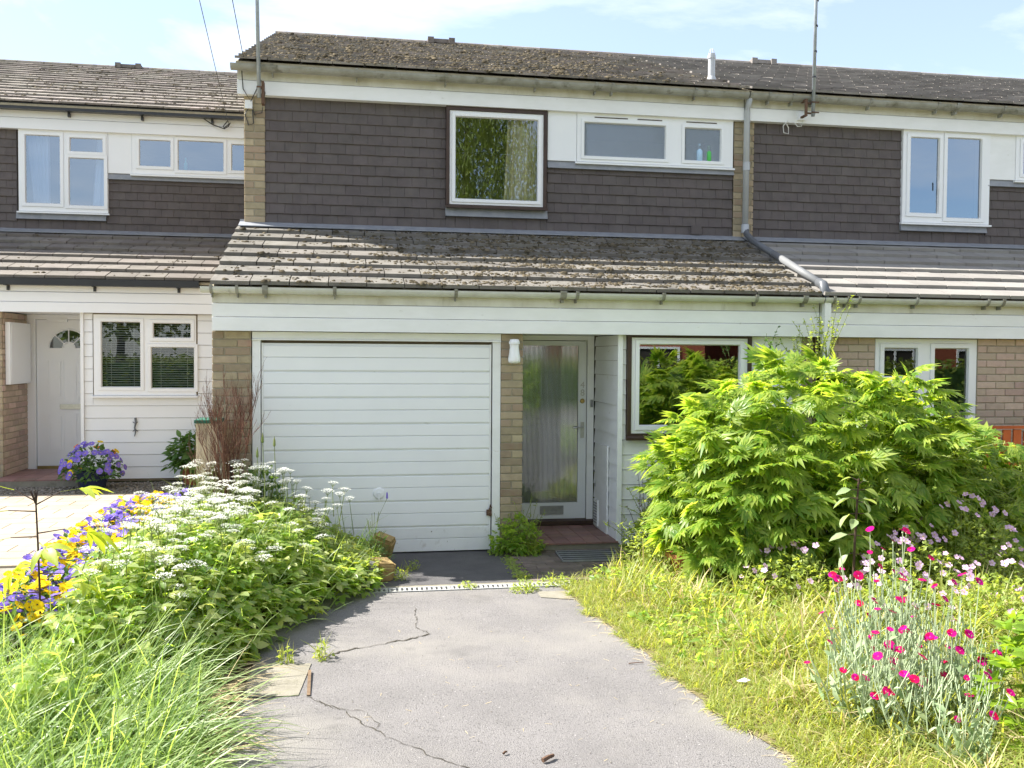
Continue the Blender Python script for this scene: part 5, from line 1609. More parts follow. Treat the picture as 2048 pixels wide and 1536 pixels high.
# --- pansies
def petals(n, r, w, z, tilt, seed):
    rr = random.Random(seed); v, f = [], []
    for i in range(n):
        a = 6.283 * i / n + rr.uniform(-.15, .15)
        ca, sa = math.cos(a), math.sin(a)
        n0 = len(v)
        for (u, q, h) in ((.06, 0, 0), (.55, -w, tilt * .5), (.95, -w * .7, tilt), (1.0, w * .6, tilt), (.6, w, tilt * .5)):
            v.append((r * (u * ca - q * sa), r * (u * sa + q * ca), r * (z + h + rr.uniform(-.06, .06))))
        f.append(tuple(range(n0, n0 + 5)))
    return v, f
def flower_mesh(name, mt, n=5, w=.55, tilt=.12, seed=0, eye=True):
    v, f = petals(n, 1.0, w, 0, tilt, seed)
    k = len(f)
    if eye:
        n0 = len(v)
        v += [(.16 * math.cos(i * 1.257), .16 * math.sin(i * 1.257), .09) for i in range(5)]
        f.append(tuple(range(n0, n0 + 5)))
    me = bpy.data.meshes.new(name); me.from_pydata(v, [], f); me.materials.append(mt); me.materials.append(eye if isinstance(eye, bpy.types.Material) else F_EYE)
    for p in me.polygons:
        p.material_index = 1 if p.index >= k else 0
    return me
YEYE = mat('yellow_flower_eye', (0.7, 0.45, 0.02), None, 1, .8)
PF = {'y': [flower_mesh('flower', F_YEL, 5, .6, .1, i, True) for i in range(3)], 'v': [flower_mesh('flower', F_VIO, 5, .6, .1, i + 5, YEYE) for i in range(3)],
      'o': [flower_mesh('flower', F_ORA, 5, .5, .2, 9, True)]}
def dir_euler(d, roll_=0.0):
    return Vector(d).to_track_quat('Z', 'Y').to_euler()
def leaf_clump(t, n, rx, ry, h, s, mt, temps=OV, nm='foliage', low=0.0):
    d = rand_dirs(n, -.05, 1.0) * rng.random((n, 1)) ** .35
    P = d * np.array([rx, ry, h]) + np.array([0, 0, low])
    P[:, 2] = np.maximum(P[:, 2], .01)
    yd = d * np.array([1, 1, .6]) + rng.normal(0, .4, (n, 3))
    return tag(scatter(nm, temps, P, yd, d * .5 + np.array([0, 0, .7]) + rng.normal(0, .3, (n, 3)), rng.uniform(.7, 1.25, n) * s, mt, t), kind='stuff')
def pansy(x, y, z, col, nf, s=1.0):
    nm = {'y': ('yellow', 'yellow pansies along the left bed'), 'v': ('violet', 'violet pansies along the left bed')}[col]
    t = thing('pansy_plant', nm[0] + ' flowered pansy clump edging the bed beside the paved drive', 'pansy', (x, y, z), random.uniform(0, 6), nm[1])
    leaf_clump(t, 60, .13 * s, .13 * s, .17 * s, .055, L_DARK)
    for i in range(nf):
        a = random.uniform(0, 6.283); q = .15 * s * math.sqrt(random.random()); h = .19 * s * (1 - .4 * (q / .15) ** 2) + random.uniform(0, .05)
        link('flower', random.choice(PF[col]), t, (q * math.cos(a), q * math.sin(a), h), dir_euler((random.uniform(-.6, .6), random.uniform(-.9, .3), .8)), random.uniform(.024, .036))
i = 0
for q in range(78):
    y = .70 - q * .053
    x = float(np.interp(-y, [-.6, 0, .7, 1.2, 2.2, 3.5], [-.98, -1.12, -1.16, -1.16, -1.12, -1.00])) + (q % 3) * .17 - .12 + random.uniform(-.05, .05)
    pansy(x, y, .26 + .06 * random.random(), 'v' if (math.sin(q * .55) > .1) else 'y', random.randint(10, 15), random.uniform(.9, 1.3))

# --- pots by the left house
t = thing('flower_pot', 'dark blue pot overflowing with violet and yellow pansies by the left door', 'flower pot', (-2.2, 2.86, .27))
k = MB(); k.lathe([(.10, 0), (.14, .02), (.19, .20), (.20, .22), (.18, .22), (.17, .16), (.001, .16)], (0, 0, 0), 20); k.build('pot', BLUEPOT, t, smooth=False)
leaf_clump(t, 420, .34, .30, .36, .07, L_DARK, low=.14)
for i in range(70):
    d = rand_dirs(1, .0, 1.0)[0]
    c = 'y' if i % 9 == 0 else ('o' if i % 23 == 5 else 'v')
    link('flower', random.choice(PF[c]), t, (d[0] * .36 * random.uniform(.8, 1.05), d[1] * .33, .16 + d[2] * .38 * random.uniform(.85, 1.1)), dir_euler((d[0], d[1] - .5, d[2])), .036)
t = thing('potted_shrub', 'leafy dark green shrub in a terracotta pot against the white cladding', 'potted plant', (-1.12, 3.10, .27))
k = MB(); k.lathe([(.09, 0), (.13, .20), (.145, .20), (.145, .25), (.12, .25), (.11, .2), (.001, .2)], (0, 0, 0), 18); k.build('pot', TERRA, t)
leaf_clump(t, 420, .27, .25, .46, .10, L_DARK, low=.22)
k = MB()
for i in range(9):
    k.tube([(0, 0, .2), (random.uniform(-.2, .2), random.uniform(-.2, .2), random.uniform(.4, .66))], .006, 5)
k.build('stem', STEMG, t)

# --- tall box with green lid and the bare bush
t = thing('storage_box', 'tall beige boarded box with a green lid beside the corner pier', 'storage box', (-.46, -.16, 0))
for q in range(4):
    k = MB(); k.box(-.055 + q * .045, -.055 + q * .045 + .043, -.20, -.185, 0, 1.27); k.build('board', BEIGE, t)
k = MB(); k.box(-.055, .125, -.184, .12, 0, 1.268); k.build('body', BEIGE, t)
k = MB(); k.box(-.068, .138, -.215, .13, 1.271, 1.30); k.build('lid', GREENLID, t)

def bare_bush():
    t = thing('bare_bush', 'dead leafless bush of dense red brown twigs against the left pier', 'shrub', (-.22, -.42, .05))
    k = MB(); r = random.Random(5)
    def grow(p, d, ln, rad, lv):
        pts = [p]
        for j in range(3):
            d = (d + Vector((r.uniform(-.24, .24), r.uniform(-.24, .24), r.uniform(-.05, .30)))).normalized()
            p = p + d * ln / 3; pts.append(p)
        k.tube(pts, rad, 5 if lv < 2 else 3, rad * .55, False)
        if lv < 4:
            for c in range(r.choice((3, 4)) if lv < 3 else 3):
                q = pts[r.choice((1, 2, 3))]
                dd = (d + Vector((r.uniform(-.45, .45), r.uniform(-.45, .45), r.uniform(.15, .8)))).normalized()
                grow(q, dd, ln * r.uniform(.5, .72), max(.0013, rad * .55), lv + 1)
    for i in range(10):
        a = r.uniform(0, 6.283)
        grow(Vector((.05 * math.cos(a), .05 * math.sin(a), r.uniform(.1, .75))), Vector((.10 * math.cos(a), .10 * math.sin(a), 1)).normalized(), r.uniform(.40, .56), .009, 0)
    k.build('twigs', TWIG, t)
    k = MB(); k.tube([(0, 0, -.05), (.02, 0, .5), (0, 0, .9)], .016, 6, .01); k.build('trunk', STEMD, t)
bare_bush()
t = thing('leafy_bush', 'low dark leafy bush between the bare twigs and the garage jamb', 'shrub', (.02, -.34, .03))
leaf_clump(t, 420, .22, .20, .62, .075, L_DARK, low=.25)
k = MB()
for i in range(6):
    k.tube([(0, 0, 0), (random.uniform(-.15, .15), random.uniform(-.15, .1), random.uniform(.5, .8))], .005, 4)
k.build('stem', STEMG, t)
# tall seed heads by the garage jamb
for i, (x, y, h) in enumerate(((.06, -.5, 1.05), (.16, -.52, 1.02), (.02, -.55, .93))):
    t = thing('plantain_stem', 'tall green seed head rising in front of the garage left jamb', 'seed head', (x, y, .05), 0, 'seed heads in front of the garage')
    k = MB(); k.tube([(0, 0, 0), (.02, 0, h * .5), (.0, 0, h)], .003, 4); k.build('stem', STEMG, t)
    k = MB(); k.lathe([(.001, 0), (.012, .02), (.009, .06), (.001, .10)], (0, 0, h), 8); k.build('seed_head', STEMG, t)

# --- sapling shoots
def sapling(name, label, loc, h, mt, stem_mt, leaves, s, temps, lean=(0, 0), r=.009):
    t = thing(name, label, 'sapling', loc)
    pts = [(lean[0] * q * q, lean[1] * q * q, h * q) for q in (0, .25, .5, .75, 1)]
    k = MB(); k.tube(pts, r, 7, r * .6); k.build('stem', stem_mt, t)
    me = [mesh_np('leaf', v, f, mt) for v, f in temps]
    stalk = MB()
    for (q, a, e, sc_) in leaves:
        p = Vector((lean[0] * q * q, lean[1] * q * q, h * q))
        d = Vector((math.cos(a), math.sin(a), e)).normalized()
        p2 = p + d * .10 * s / .2
        stalk.tube([p, p2], .004, 4, .0025)
        x = d.cross(Vector((0, 0, 1))).normalized(); z = x.cross(d)
        mm = Matrix.Rotation(random.uniform(-.7, .7), 3, d) @ Matrix.Rotation(random.uniform(-.75, -.15), 3, x) @ Matrix((x, d, z)).transposed()
        link('leaf', random.choice(me), t, p2, mm.to_euler(), s * sc_)
    stalk.build('stalk', stem_mt, t)
    return t
t = sapling('peony_shoot', 'young peony shoot with a dark stem and lime leaves at the left edge', (-.85, -3.35, .16), .92, L_LIME, STEMD,
        [(.99, 2.9, .5, 1.0), (.97, .2, .55, 1.0), (.93, 3.4, .1, .9), (.80, .3, .1, 1.2), (.78, 3.2, .0, 1.2), (.74, -1.2, .2, 1.0), (.60, 2.6, .05, 1.2), (.56, -.1, .0, 1.2), (.45, 3.3, .0, 1.1), (.4, .7, .1, 1.1), (.3, -.3, 0, 1.0)], .27, PEONY_B, (-.02, 0), .0075)
k = MB()
for q in range(5):
    k.tube([(-.02, 0, .90), (-.03 + .02 * math.cos(q * 1.3), .02 * math.sin(q * 1.3), .97)], .006, 5, .002)
k.build('bud', STEMD, t)
sapling('ash_sapling', 'dark stemmed sapling with pale leaves standing among the pink flowers', (4.30, -2.75, .05), .98, L_PALE, STEMD,
        [(q / 12.0, a, e, s) for q, a, e, s in ((11.8, 2.6, .5, .8), (11.5, .3, .5, .8), (11, 3.1, .1, 1.0), (11, .0, .1, 1.0), (10.3, 2.8, .05, 1.3), (10.2, .2, .05, 1.3), (10.0, -1.2, .1, 1.1), (9.0, 3.3, 0, 1.4), (9, -.2, 0, 1.4), (8.6, -2.2, 0, 1.0), (7.2, 2.9, -.05, 1.3), (7.1, .1, -.05, 1.3), (5.6, 3.3, -.1, 1.2), (5.5, -.4, -.1, 1.2))], .105, [OV[0], OV[1]], (.03, 0), .011)

# --- long grass, bottom left
def long_grass():
    n = 10500
    x = rng.uniform(-1.35, .22, n); y = rng.uniform(-5.9, -3.05, n)
    ok = rng.random(n) < np.clip((-y - 3.1 - .35 * np.clip(-x, 0, 1)) / .8, .03, 1) * np.clip((np.interp(-y, [3.0, 3.8, 4.2, 6], [-.15, -.10, .14, .24]) - x) / .2, 0, 1)
    x, y = x[ok], y[ok]; n = len(x)
    z = np.interp(x, [-1.3, -.55, .25], [.22, .15, .05])
    P = np.stack([x, y, z - .02], 1)
    lean = np.stack([.55 + .75 * rng.normal(size=n), -.1 + .6 * rng.normal(size=n), np.zeros(n)], 1)
    yd = np.array([0, 0, 1.0]) + lean * rng.uniform(.2, 1.2, (n, 1))
    tag(scatter('long_grass', BL, P, yd, -lean - np.array([0, 0, .02]), rng.uniform(.28, .66, n), L_GRASS), kind='stuff')
    n = 500
    x = rng.uniform(-.25, .16, n); y = rng.uniform(-5.6, -3.3, n)
    P = np.stack([x, y, .03 - .02 * (y + 1.4)], 1)
    lean = np.stack([.9 + .3 * rng.normal(size=n), .1 + .4 * rng.normal(size=n), np.zeros(n)], 1)
    tag(scatter('dry_grass', BL, P, lean + np.array([0, 0, .25]), -lean * .2 + np.array([0, 0, 1.]), rng.uniform(.15, .5, n), STRAW), kind='stuff')
long_grass()

# --- turf and weeds at the right of the drive
def lawn_grass():
    n = 42000
    y = -1.15 - 5.2 * rng.random(n) ** .85
    xe = np.interp(-y, [-q[1] for q in EDGE_R], [q[0] for q in EDGE_R])
    x = xe + .02 + 5.2 * rng.random(n) ** 1.7
    z = .004 + np.clip((x - xe) / .5, 0, 1) * .045 + np.where(y < -1.4, .02 * (-1.4 - y), 0)
    P = np.stack([x, y, z], 1)
    tuft = .5 + .5 * np.sin(x * 5.3 + 1.3 * np.sin(y * 4.1)) * np.cos(y * 6.1 + np.sin(x * 3.7))
    h = (.05 + .17 * np.clip((x - xe) / .6, 0, 1)) * rng.uniform(.5, 1.25, n) * (.65 + .9 * tuft)
    lean = rng.normal(0, .55, (n, 3)); lean[:, 2] = 0; lean[:, 0] -= .1
    sel = rng.random(n) < .15
    for nm, mt, s in (('turf_grass', L_LAWN, ~sel), ('dry_turf_grass', STRAW, sel)):
        tag(scatter(nm, [blade(b, .042, 3) for b in (.4, 1.0, 1.6)], P[s], np.array([0, 0, 1.]) + lean[s], -lean[s] + rng.normal(0, .05, (s.sum(), 3)), h[s], mt), kind='stuff')
    n = 11000                                            # short ragged fringe creeping over the tarmac edge
    y = rng.uniform(-6.2, -1.4, n); xe = np.interp(-y, [-q[1] for q in EDGE_R], [q[0] for q in EDGE_R])
    wob = .045 * np.sin(y * 9) + .035 * np.sin(y * 23 + 1) - .01
    x = xe + wob + .42 * rng.random(n) ** 1.5
    P = np.stack([x, y, .004 + np.clip((x - xe) / .5, 0, 1) * .045 + np.where(y < -1.4, .02 * (-1.4 - y), 0)], 1)
    lean = rng.normal(0, .75, (n, 3)); lean[:, 2] = 0; lean[:, 0] -= .25
    tag(scatter('edge_grass', [blade(b, .06, 3) for b in (.5, 1.2, 1.9)], P, np.array([0, 0, .8]) + lean, -lean + rng.normal(0, .05, (n, 3)), rng.uniform(.03, .11, n), L_LAWN), kind='stuff')
    # straggling dry blades lying on the tarmac edge
    n = 380
    y = rng.uniform(-5.0, -1.5, n); xe = np.interp(-y, [-q[1] for q in EDGE_R], [q[0] for q in EDGE_R])
    P = np.stack([xe + rng.normal(0, .045, n), y, .008 + np.where(y < -1.4, .02 * (-1.4 - y), 0)], 1)
    d = rng.normal(0, 1, (n, 3)); d[:, 2] = .08
    tag(scatter('dry_edge_straw', [blade(.5, .03, 3)], P, d, np.tile([0, 0, 1.], (n, 1)) + rng.normal(0, .1, (n, 3)), rng.uniform(.05, .16, n), STRAW), kind='stuff')
    # broad-leaved weeds through the turf
    n = 2600
    y = rng.uniform(-4.6, -1.3, n); xe = np.interp(-y, [-q[1] for q in EDGE_R], [q[0] for q in EDGE_R])
    x = xe + .15 + 2.3 * rng.random(n) ** 1.2
    P = np.stack([x, y, .06 + .16 * rng.random(n) * np.clip((x - xe) / .6, 0, 1)], 1)
    m_ = inside_noise(P, 2.2) > -.1
    tag(scatter('turf_weeds', OV, P[m_], rand_dirs(m_.sum(), -.1, .5), rand_dirs(m_.sum(), .4, 1), rng.uniform(.03, .085, m_.sum()), L_ELDER), kind='stuff')
lawn_grass()
# mixed green tangle between doormat and shrub
t = thing('cleavers_bush', 'tangled pale green weeds between the doormat and the big shrub', 'weeds', (3.62, -1.15, .02))
leaf_clump(t, 3400, .52, .62, .62, .050, L_FINE, LANCE + OV)
sprays(t, [(random.uniform(-.4, .35), random.uniform(-.5, .4), random.uniform(0, .3)) for _ in range(20)], 4, .55, .035, L_FINE, STEMG, .7, .7, up_=.9, temps=LANCE, lat=4)
t = thing('wild_geranium', 'wispy weed with reddish seed stalks against the white boards', 'weeds', (3.72, -.42, .02))
sprays(t, [(random.uniform(-.2, .2), 0, 0) for _ in range(8)], 3, .75, .022, TWIG, STEMD, .2, .35, up_=1.2, temps=OV, lat=3)

# --- cranesbill with lilac-pink flowers
GER = [flower_mesh('flower', F_PINK, 5, .42, .1, 30 + i, YEYE) for i in range(3)]
def cranesbill(x, y, rx, ry, h, nf, label):
    t = thing('cranesbill', label, 'cranesbill', (x, y, .05))
    leaf_clump(t, int(2400 * rx * ry / .25), rx, ry, h, .045, L_FINE, TRIF + OV)
    k = MB()
    for i in range(nf):
        d = rand_dirs(1, .25, 1.0)[0]; p = Vector((d[0] * rx * .95, d[1] * ry * .95, d[2] * h + random.uniform(.03, .13)))
        k.tube([(p.x * .7, p.y * .7, p.z * .5), p], .002, 3, .0015, False)
        link('flower', random.choice(GER), t, p, dir_euler((random.uniform(-.5, .5), random.uniform(-1.2, -.2), .7)), random.uniform(.020, .029))
    k.build('stem', STEMG, t)
cranesbill(4.05, -2.35, .42, .36, .36, 30, 'cranesbill with lilac pink flowers in front of the big shrub, nearest the drive')
cranesbill(4.95, -2.45, .45, .40, .46, 55, 'cranesbill with lilac pink flowers behind the crimson flowers')
cranesbill(5.55, -2.2, .50, .45, .66, 60, 'tall cranesbill with pale pink flowers at the right edge by the orange fence')
cranesbill(5.00, -3.35, .42, .40, .42, 34, 'cranesbill with scattered pink flowers right of the crimson flowers')
cranesbill(4.45, -3.0, .35, .30, .36, 32, 'cranesbill round the foot of the dark stemmed sapling')

# --- rose campion: silver stems, magenta flowers
CAM = [flower_mesh('flower', F_MAG, 5, .62, .08, 50 + i, False) for i in range(4)]
def campion(x, y, h, r, nf, label):
    t = thing('rose_campion', label, 'rose campion', (x, y, .06))
    k = MB(); P, D, S = [], [], []
    for i in range(nf + 16):
        a = random.uniform(0, 6.283); q = r * math.sqrt(random.random())
        fl = i < nf
        hh = h * random.uniform(.45, 1.1) * (1 - .25 * (q / r) ** 2)
        b = Vector((q * .6 * math.cos(a), q * .6 * math.sin(a), 0)); e = Vector((q * math.cos(a) * 1.15, q * math.sin(a) * 1.15, hh))
        mid = b.lerp(e, .5) + Vector((random.uniform(-.03, .03), random.uniform(-.03, .03), .02))
        k.tube([b, mid, e], .0037, 4, .0026, False)
        for j in range(2):                                 # forked side shoots
            e2 = mid + Vector((random.uniform(-.09, .09), random.uniform(-.09, .09), random.uniform(.10, .24)))
            k.tube([mid, e2], .003, 4, .002, False)
            k.tube([e2, e2 + Vector((0, 0, .022))], .0045, 5, .003)
        for j in range(6):
            s = random.random() ** 1.3; p = b.lerp(e, s * .85)
            aa = random.uniform(0, 6.283)
            P.append(tuple(p)); D.append((math.cos(aa) * .7, math.sin(aa) * .7, 1.0 - s * .3)); S.append(.12 * (1 - .68 * s) * random.uniform(.7, 1.2))
        if fl:
            k.tube([e, e + Vector((0, 0, .012))], .006, 5, .004)
            link('flower', random.choice(CAM), t, e + Vector((0, 0, .014)), dir_euler((random.uniform(-.7, .7), random.uniform(-1.2, .3), .9)), random.uniform(.013, .026))
    k.build('stem', STEMS, t)
    P = np.array(P); D = np.array(D); n = len(P)
    tag(scatter('foliage', [ovate(.34, .05, .2), ovate(.4, .08, .4)], P, D, rand_dirs(n, .0, .6), np.array(S), L_SILVER, t), kind='stuff')
campion(3.30, -4.62, .62, .25, 26, 'silver rose campion with magenta flowers nearest the drive')
campion(3.58, -4.32, .86, .30, 36, 'tallest silver rose campion with a crowd of magenta flowers')
campion(3.72, -4.70, .70, .25, 24, 'silver rose campion with magenta flowers beside the lime shrub')
campion(3.42, -5.02, .48, .26, 10, 'low silvery rose campion at the bottom edge with few flowers')

# --- lime shrub at the bottom right corner
t = thing('mexican_orange', 'glossy lime green shrub at the bottom right corner', 'shrub', (3.99, -4.95, .05))
P, D = [], []
for i in range(120):
    d = rand_dirs(1, -.2, 1.0)[0]; c = d * np.array([.36, .34, .58]) * rng.uniform(.75, 1.05) + np.array([0, 0, .05])
    for j in range(7):
        a = j * .9 + i
        P.append(c); D.append(d * .5 + np.array([math.cos(a), math.sin(a), .35 * rng.random()]))
P = np.array(P); D = np.array(D)
P[:, 2] = np.maximum(P[:, 2], .02)
mech = [mesh_np('leaf', v, f, L_CHOIS) for v, f in (ovate(.36, .05, .15), ovate(.42, .06, .3))]
order = np.argsort(P[:, 1] * .8 + P[:, 0] * .5)
nr_ = rand_dirs(len(P), .6, 1)
Rm = frames(D, nr_)
for q in order[:280]:
    link('leaf', random.choice(mech), t, P[q], Matrix([list(r) for r in Rm[q]]).to_euler(), random.uniform(.06, .095))
rest = order[280:]
tag(scatter('foliage', [ovate(.36, .05, .15), ovate(.42, .06, .3)], P[rest], D[rest], nr_[rest], rng.uniform(.06, .095, len(rest)), L_CHOIS, t), kind='stuff')
k = MB()
for i in range(14):
    q = P[rng.integers(len(P))]; k.tube([(0, 0, 0), tuple(q * .6), tuple(q)], .007, 5, .003)
k.build('stem', STEMG, t)

# --- orange fence behind the shrub
t = thing('orange_fence', 'orange stained slatted fence half hidden behind the big shrub', 'fence', (7.05, -.55, .05))
for i in range(12):
    k = MB(); h = 1.10 + .03 * math.sin(i); k.box(i * .115, i * .115 + .085, 0, .018, 0, h); k.build('slat', ORANGE, t)
for z in (.25, .85):
    k = MB(); k.box(-.03, 1.42, .020, .055, z, z + .07); k.build('rail', ORANGE, t)
k = MB(); k.box(-.10, -.02, .0, .08, -.05, 1.16); k.build('post', ORANGE, t)
k = MB(); k.box(-.06, 1.42, -.012, .07, 1.135, 1.16); k.build('capping', ORANGE, t)

# --- stones, kerb, pots at the corner of the left bed
def stone(name, label, loc, s, rot, mt, cat='stone', seed=0):
    r = random.Random(seed); k = MB()
    k.box(-.5, .5, -.5, .5, -.5, .5)
    bm_v = []
    me = bpy.data.meshes.new(name)
    import bmesh
    bm = bmesh.new()
    bmesh.ops.create_cube(bm, size=1.0)
    bmesh.ops.bevel(bm, geom=bm.edges[:], offset=.10, segments=2, affect='EDGES')
    for v in bm.verts:
        v.co += Vector((r.uniform(-.04, .04), r.uniform(-.04, .04), r.uniform(-.04, .04)))
        v.co = Vector((v.co.x * s[0], v.co.y * s[1], v.co.z * s[2]))
    bm.to_mesh(me); bm.free(); me.materials.append(mt)
    return tag(link(name, me, None, loc, rot), label, cat)
stone('stone_block', 'tilted yellow stone block leaning at the foot of the garage door', (1.08, -.42, .15), (.20, .13, .24), (.25, .35, -.3), SAND, seed=1)
stone('stone_block', 'rounded yellow stone lying nearest the channel drain', (1.06, -1.02, .09), (.17, .16, .17), (.2, .1, .5), SAND, seed=2)
stone('stone_block', 'square yellow stone half hidden by leaves behind the kerb', (.78, -.86, .11), (.22, .16, .20), (0, .05, .2), SAND, seed=3)
stone('kerb_stone', 'broken grey concrete kerb piece at the corner of the left bed', (.82, -1.22, .05), (.36, .12, .10), (0, -.12, .1), KERBM, 'kerb stone', 4)
stone('kerb_stone', 'small upright grey kerb end beside the rounded stone', (.97, -1.14, .09), (.07, .12, .18), (.1, .2, .1), KERBM, 'kerb stone', 5)
k = MB(); k.lathe([(.07, 0), (.105, .17), (.115, .17), (.115, .205), (.095, .205), (.085, .16), (.001, .16)], (0, 0, 0), 18)
tag(k.build('terracotta_pot', TERRA, None, (.74, -.66, .02)), 'plain terracotta pot among the herbs by the garage', 'flower pot')
t = thing('basket_pot', 'terracotta pot with woven bands below the big shrub', 'flower pot', (3.50, -1.55, .0))
k = MB(); k.lathe([(.10, 0), (.14, .24), (.155, .25), (.15, .28), (.13, .27), (.001, .22)], (0, 0, 0), 20); k.build('pot', TERRA, t)
for q in range(5):
    k = MB(); rr = .105 + .0085 * q; k.tube([(rr * math.cos(a * .314), rr * math.sin(a * .314), .03 + q * .048) for a in range(21)], .008, 5); k.build('band', TERRA, t)
# fern and lavender by the stones
t = thing('fern', 'yellow green fern arching over the stones by the garage', 'fern', (.62, -.78, .05))
me = None
PV, PD = [], []
k = MB()
for i in range(9):
    a = i * .7 + .2; pts = []
    for j in range(9):
        s = j / 8
        pts.append(Vector((.34 * s * math.cos(a), .34 * s * math.sin(a), .42 * s - .30 * s * s + .05)))
    k.tube(pts, .003, 4, .0015, False)
    for j in range(1, 26):
        s = j / 26 * 8; b = min(7, int(s)); q = pts[b].lerp(pts[b + 1], s - b)
        tdir = (pts[b + 1] - pts[b]).normalized(); sd = tdir.cross(Vector((0, 0, 1))).normalized()
        for w in (-1, 1):
            PV.append((*q, .085 * math.sin(math.pi * min(1, .15 + j / 28)))); PD.append(tuple(sd * w + tdir * .5))
k.build('stem', STEMG, t)
PV = np.array(PV)
tag(scatter('frond', LANCE, PV[:, :3], PD, np.tile([0, 0, 1.], (len(PV), 1)), PV[:, 3], L_FINE, t), kind='stuff')
t = thing('lavender', 'thin lavender with a purple spike in front of the garage door', 'lavender', (1.0, -.66, .03))
leaf_clump(t, 500, .16, .14, .34, .07, L_DARK, [blade(.4, .08, 2)])
k = MB()
for i in range(7):
    k.tube([(0, 0, .15), (random.uniform(-.06, .1), random.uniform(-.05, .05), random.uniform(.40, .50))], .002, 4)
k.tube([(0, 0, .2), (.05, 0, .45), (.12, 0, .60)], .002, 4)
k.build('stem', STEMG, t)
k = MB(); k.lathe([(.001, 0), (.009, .01), (.007, .05), (.001, .065)], (.12, 0, .595), 7); k.build('flower_spike', F_VIO, t)

# weeds by the door pier and in the cracks
t = thing('pier_weed', 'tall green weed growing at the foot of the brick pier by the door', 'weeds', (2.36, -.12, 0))
leaf_clump(t, 420, .24, .14, .34, .075, L_ELDER, TRIF)
sprays(t, [(0, 0, .05), (.1, -.02, .03), (-.1, -.03, .02)], 5, .5, .03, L_FINE, STEMG, .3, .4, up_=1.2, temps=LANCE, lat=3)
tag(scatter('grass_tuft', BL, np.array([(.14 + .04 * rng.normal(), -.05 + .03 * rng.normal(), 0) for _ in range(30)]), np.array([0, 0, 1.]) + rng.normal(0, .25, (30, 3)), rng.normal(0, 1, (30, 3)), rng.uniform(.2, .42, 30), L_LAWN, t), kind='stuff')
def weed(x, y, r, h, n, label, s=.03):
    t = thing('weed', label, 'weed', (x, y, gz(y)))
    leaf_clump(t, n, r, r * .8, h, s, L_FINE)
    tag(scatter('grass_tuft', BLS, rng.normal(0, r * .4, (24, 3)) * np.array([1, 1, 0]), np.array([0, 0, 1.]) + rng.normal(0, .4, (24, 3)), rng.normal(0, 1, (24, 3)), rng.uniform(.5, 1, 24) * h * 1.6, L_LAWN, t), kind='stuff')
weed(.19, -3.02, .09, .05, 60, 'flat weed at the left end of the concrete patch top edge')
weed(.43, -3.10, .05, .10, 30, 'small upright weed at the middle of the concrete patch edge')
weed(.65, -3.05, .06, .12, 40, 'small weed growing where the long driveway crack begins')
weed(.08, -3.55, .07, .10, 40, 'weed tuft at the lower left corner of the concrete patch')
weed(2.17, -1.52, .12, .07, 120, 'yellowish weed tuft growing over the drain end')
weed(2.48, -1.34, .16, .08, 160, 'weed tuft between the drain and the paving bricks')
weed(2.24, -1.10, .07, .04, 50, 'mossy weed on the joint between tarmac and paving bricks')
weed(1.20, -.98, .09, .10, 50, 'thin reddish weed beside the rounded stone')
weed(1.75, -1.33, .07, .04, 40, 'tiny weed in the middle of the drain slots')
weed(1.35, -.65, .06, .08, 26, 'sparse weed on the dark tarmac before the garage door')
n = 300
P = np.stack([rng.normal(2.24, .035, n), rng.uniform(-1.2, -.3, n), np.full(n, .002)], 1)
tag(scatter('joint_moss', LUMPS, P, rand_dirs(n, -.05, .05), np.tile([0, 0, 1.], (n, 1)), rng.uniform(.006, .016, n), L_FINE), kind='stuff')

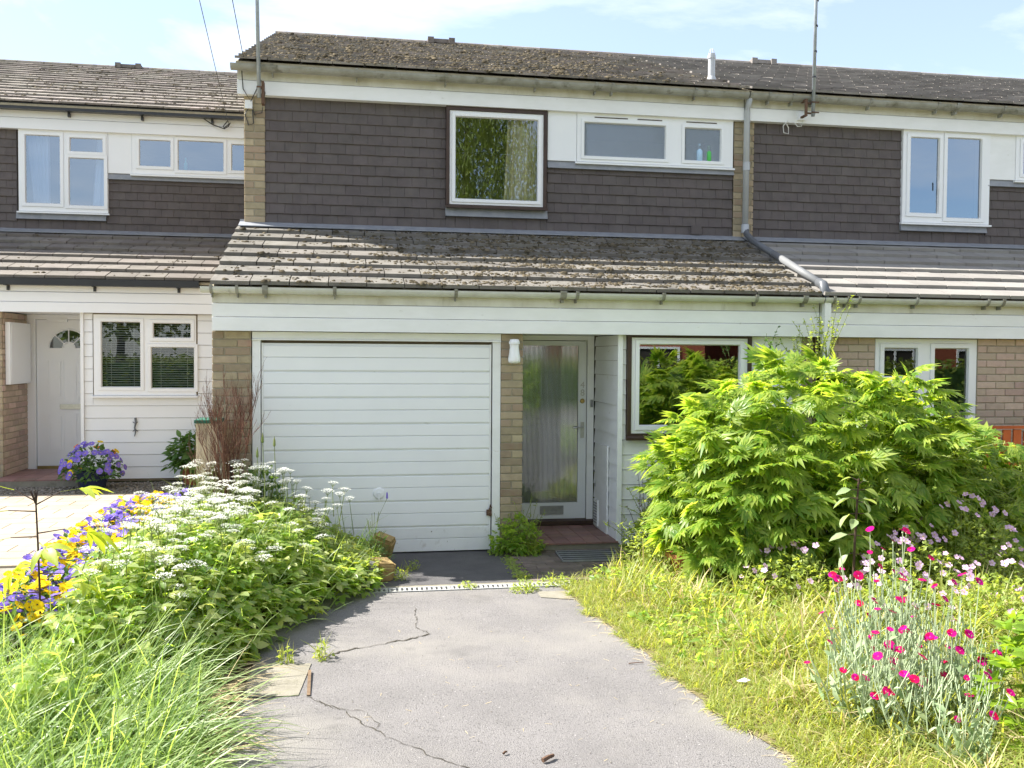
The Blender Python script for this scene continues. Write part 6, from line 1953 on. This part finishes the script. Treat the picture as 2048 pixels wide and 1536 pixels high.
# doormat
t = thing('doormat', 'worn metal edged scraper mat lying before the doorstep', 'doormat', (2.72, -.55, .003))
t.rotation_euler = (0, 0, -.05)
k = MB(); k.box(0, .56, 0, .40, 0, .010); k.build('tray', RUBBER, t)
k = MB(); k.box(-.008, .568, -.008, 0, 0, .016); k.box(-.008, .568, .40, .408, 0, .016); k.box(-.008, -.0005, .0, .40, 0, .016); k.box(.5605, .568, 0, .40, 0, .016); k.build('rim', ALU, t)
for i in range(9):
    k = MB(); k.box(.004, .556, .018 + i * .043, .018 + i * .043 + .012, .0105, .017); k.build('strip', ALU if i % 2 else RUBBER, t)

# litter on the drive
def twig(label, x, y, ln, a, r=.008):
    k = MB(); k.tube([(0, 0, 0), (ln * .5 * math.cos(a), ln * .5 * math.sin(a), .006), (ln * math.cos(a + .1), ln * math.sin(a + .1), .002)], r, 6, r * .7)
    tag(k.build('twig', DEADW, None, (x, y, gz(y) + r + .003)), label, 'twig')
twig('short thick broken twig lying on the lower part of the driveway', 1.66, -4.74, .07, .5, .011)
twig('little dark twig just left of the thick broken twig', 1.50, -4.63, .025, .6, .006)
twig('thin dark twig lying near the right edge of the driveway', 2.45, -3.45, .09, -.2, .003)
k = MB(); k.poly([(0, 0, .01), (.03, .008, .022), (.05, .02, .012), (.03, .03, .006), (.008, .022, .014)]); k.poly([(.02, 0, .012), (.045, -.008, .02), (.055, .012, .014), (.03, .012, .01)])
tag(k.build('fallen_petal', RED, None, (.31, -4.32, .065)), 'fallen red petal on the tarmac at the lower left', 'petal')
k = MB(); k.poly([(0, 0, .01), (.05, .01, .022), (.08, -.005, .012), (.04, -.03, .012)])
tag(k.build('litter_scrap', PVC, None, (2.87, -4.05, .12)), 'white paper scrap lying in the turf at the right', 'litter')
n = 160
P = np.stack([rng.uniform(.2, 2.5, n), rng.uniform(-5.0, -1.5, n), np.zeros(n)], 1); P[:, 2] = .004 + .02 * (-1.4 - P[:, 1])
tag(scatter('driveway_grit', PEB, P, rand_dirs(n, -.2, .2), rand_dirs(n, .6, 1), rng.uniform(.002, .005, n), PEBBLE), kind='stuff')
n = 90
P = np.stack([rng.uniform(.1, 2.5, n), rng.uniform(-5.0, -2.5, n), np.zeros(n)], 1); P[:, 2] = .005 + .02 * (-1.4 - P[:, 1])
d = rng.normal(0, 1, (n, 3)); d[:, 2] = .02
tag(scatter('driveway_straw', [blade(.7, .03, 3)], P, d, np.tile([0, 0, 1.], (n, 1)), rng.uniform(.02, .10, n), STRAW), kind='stuff')
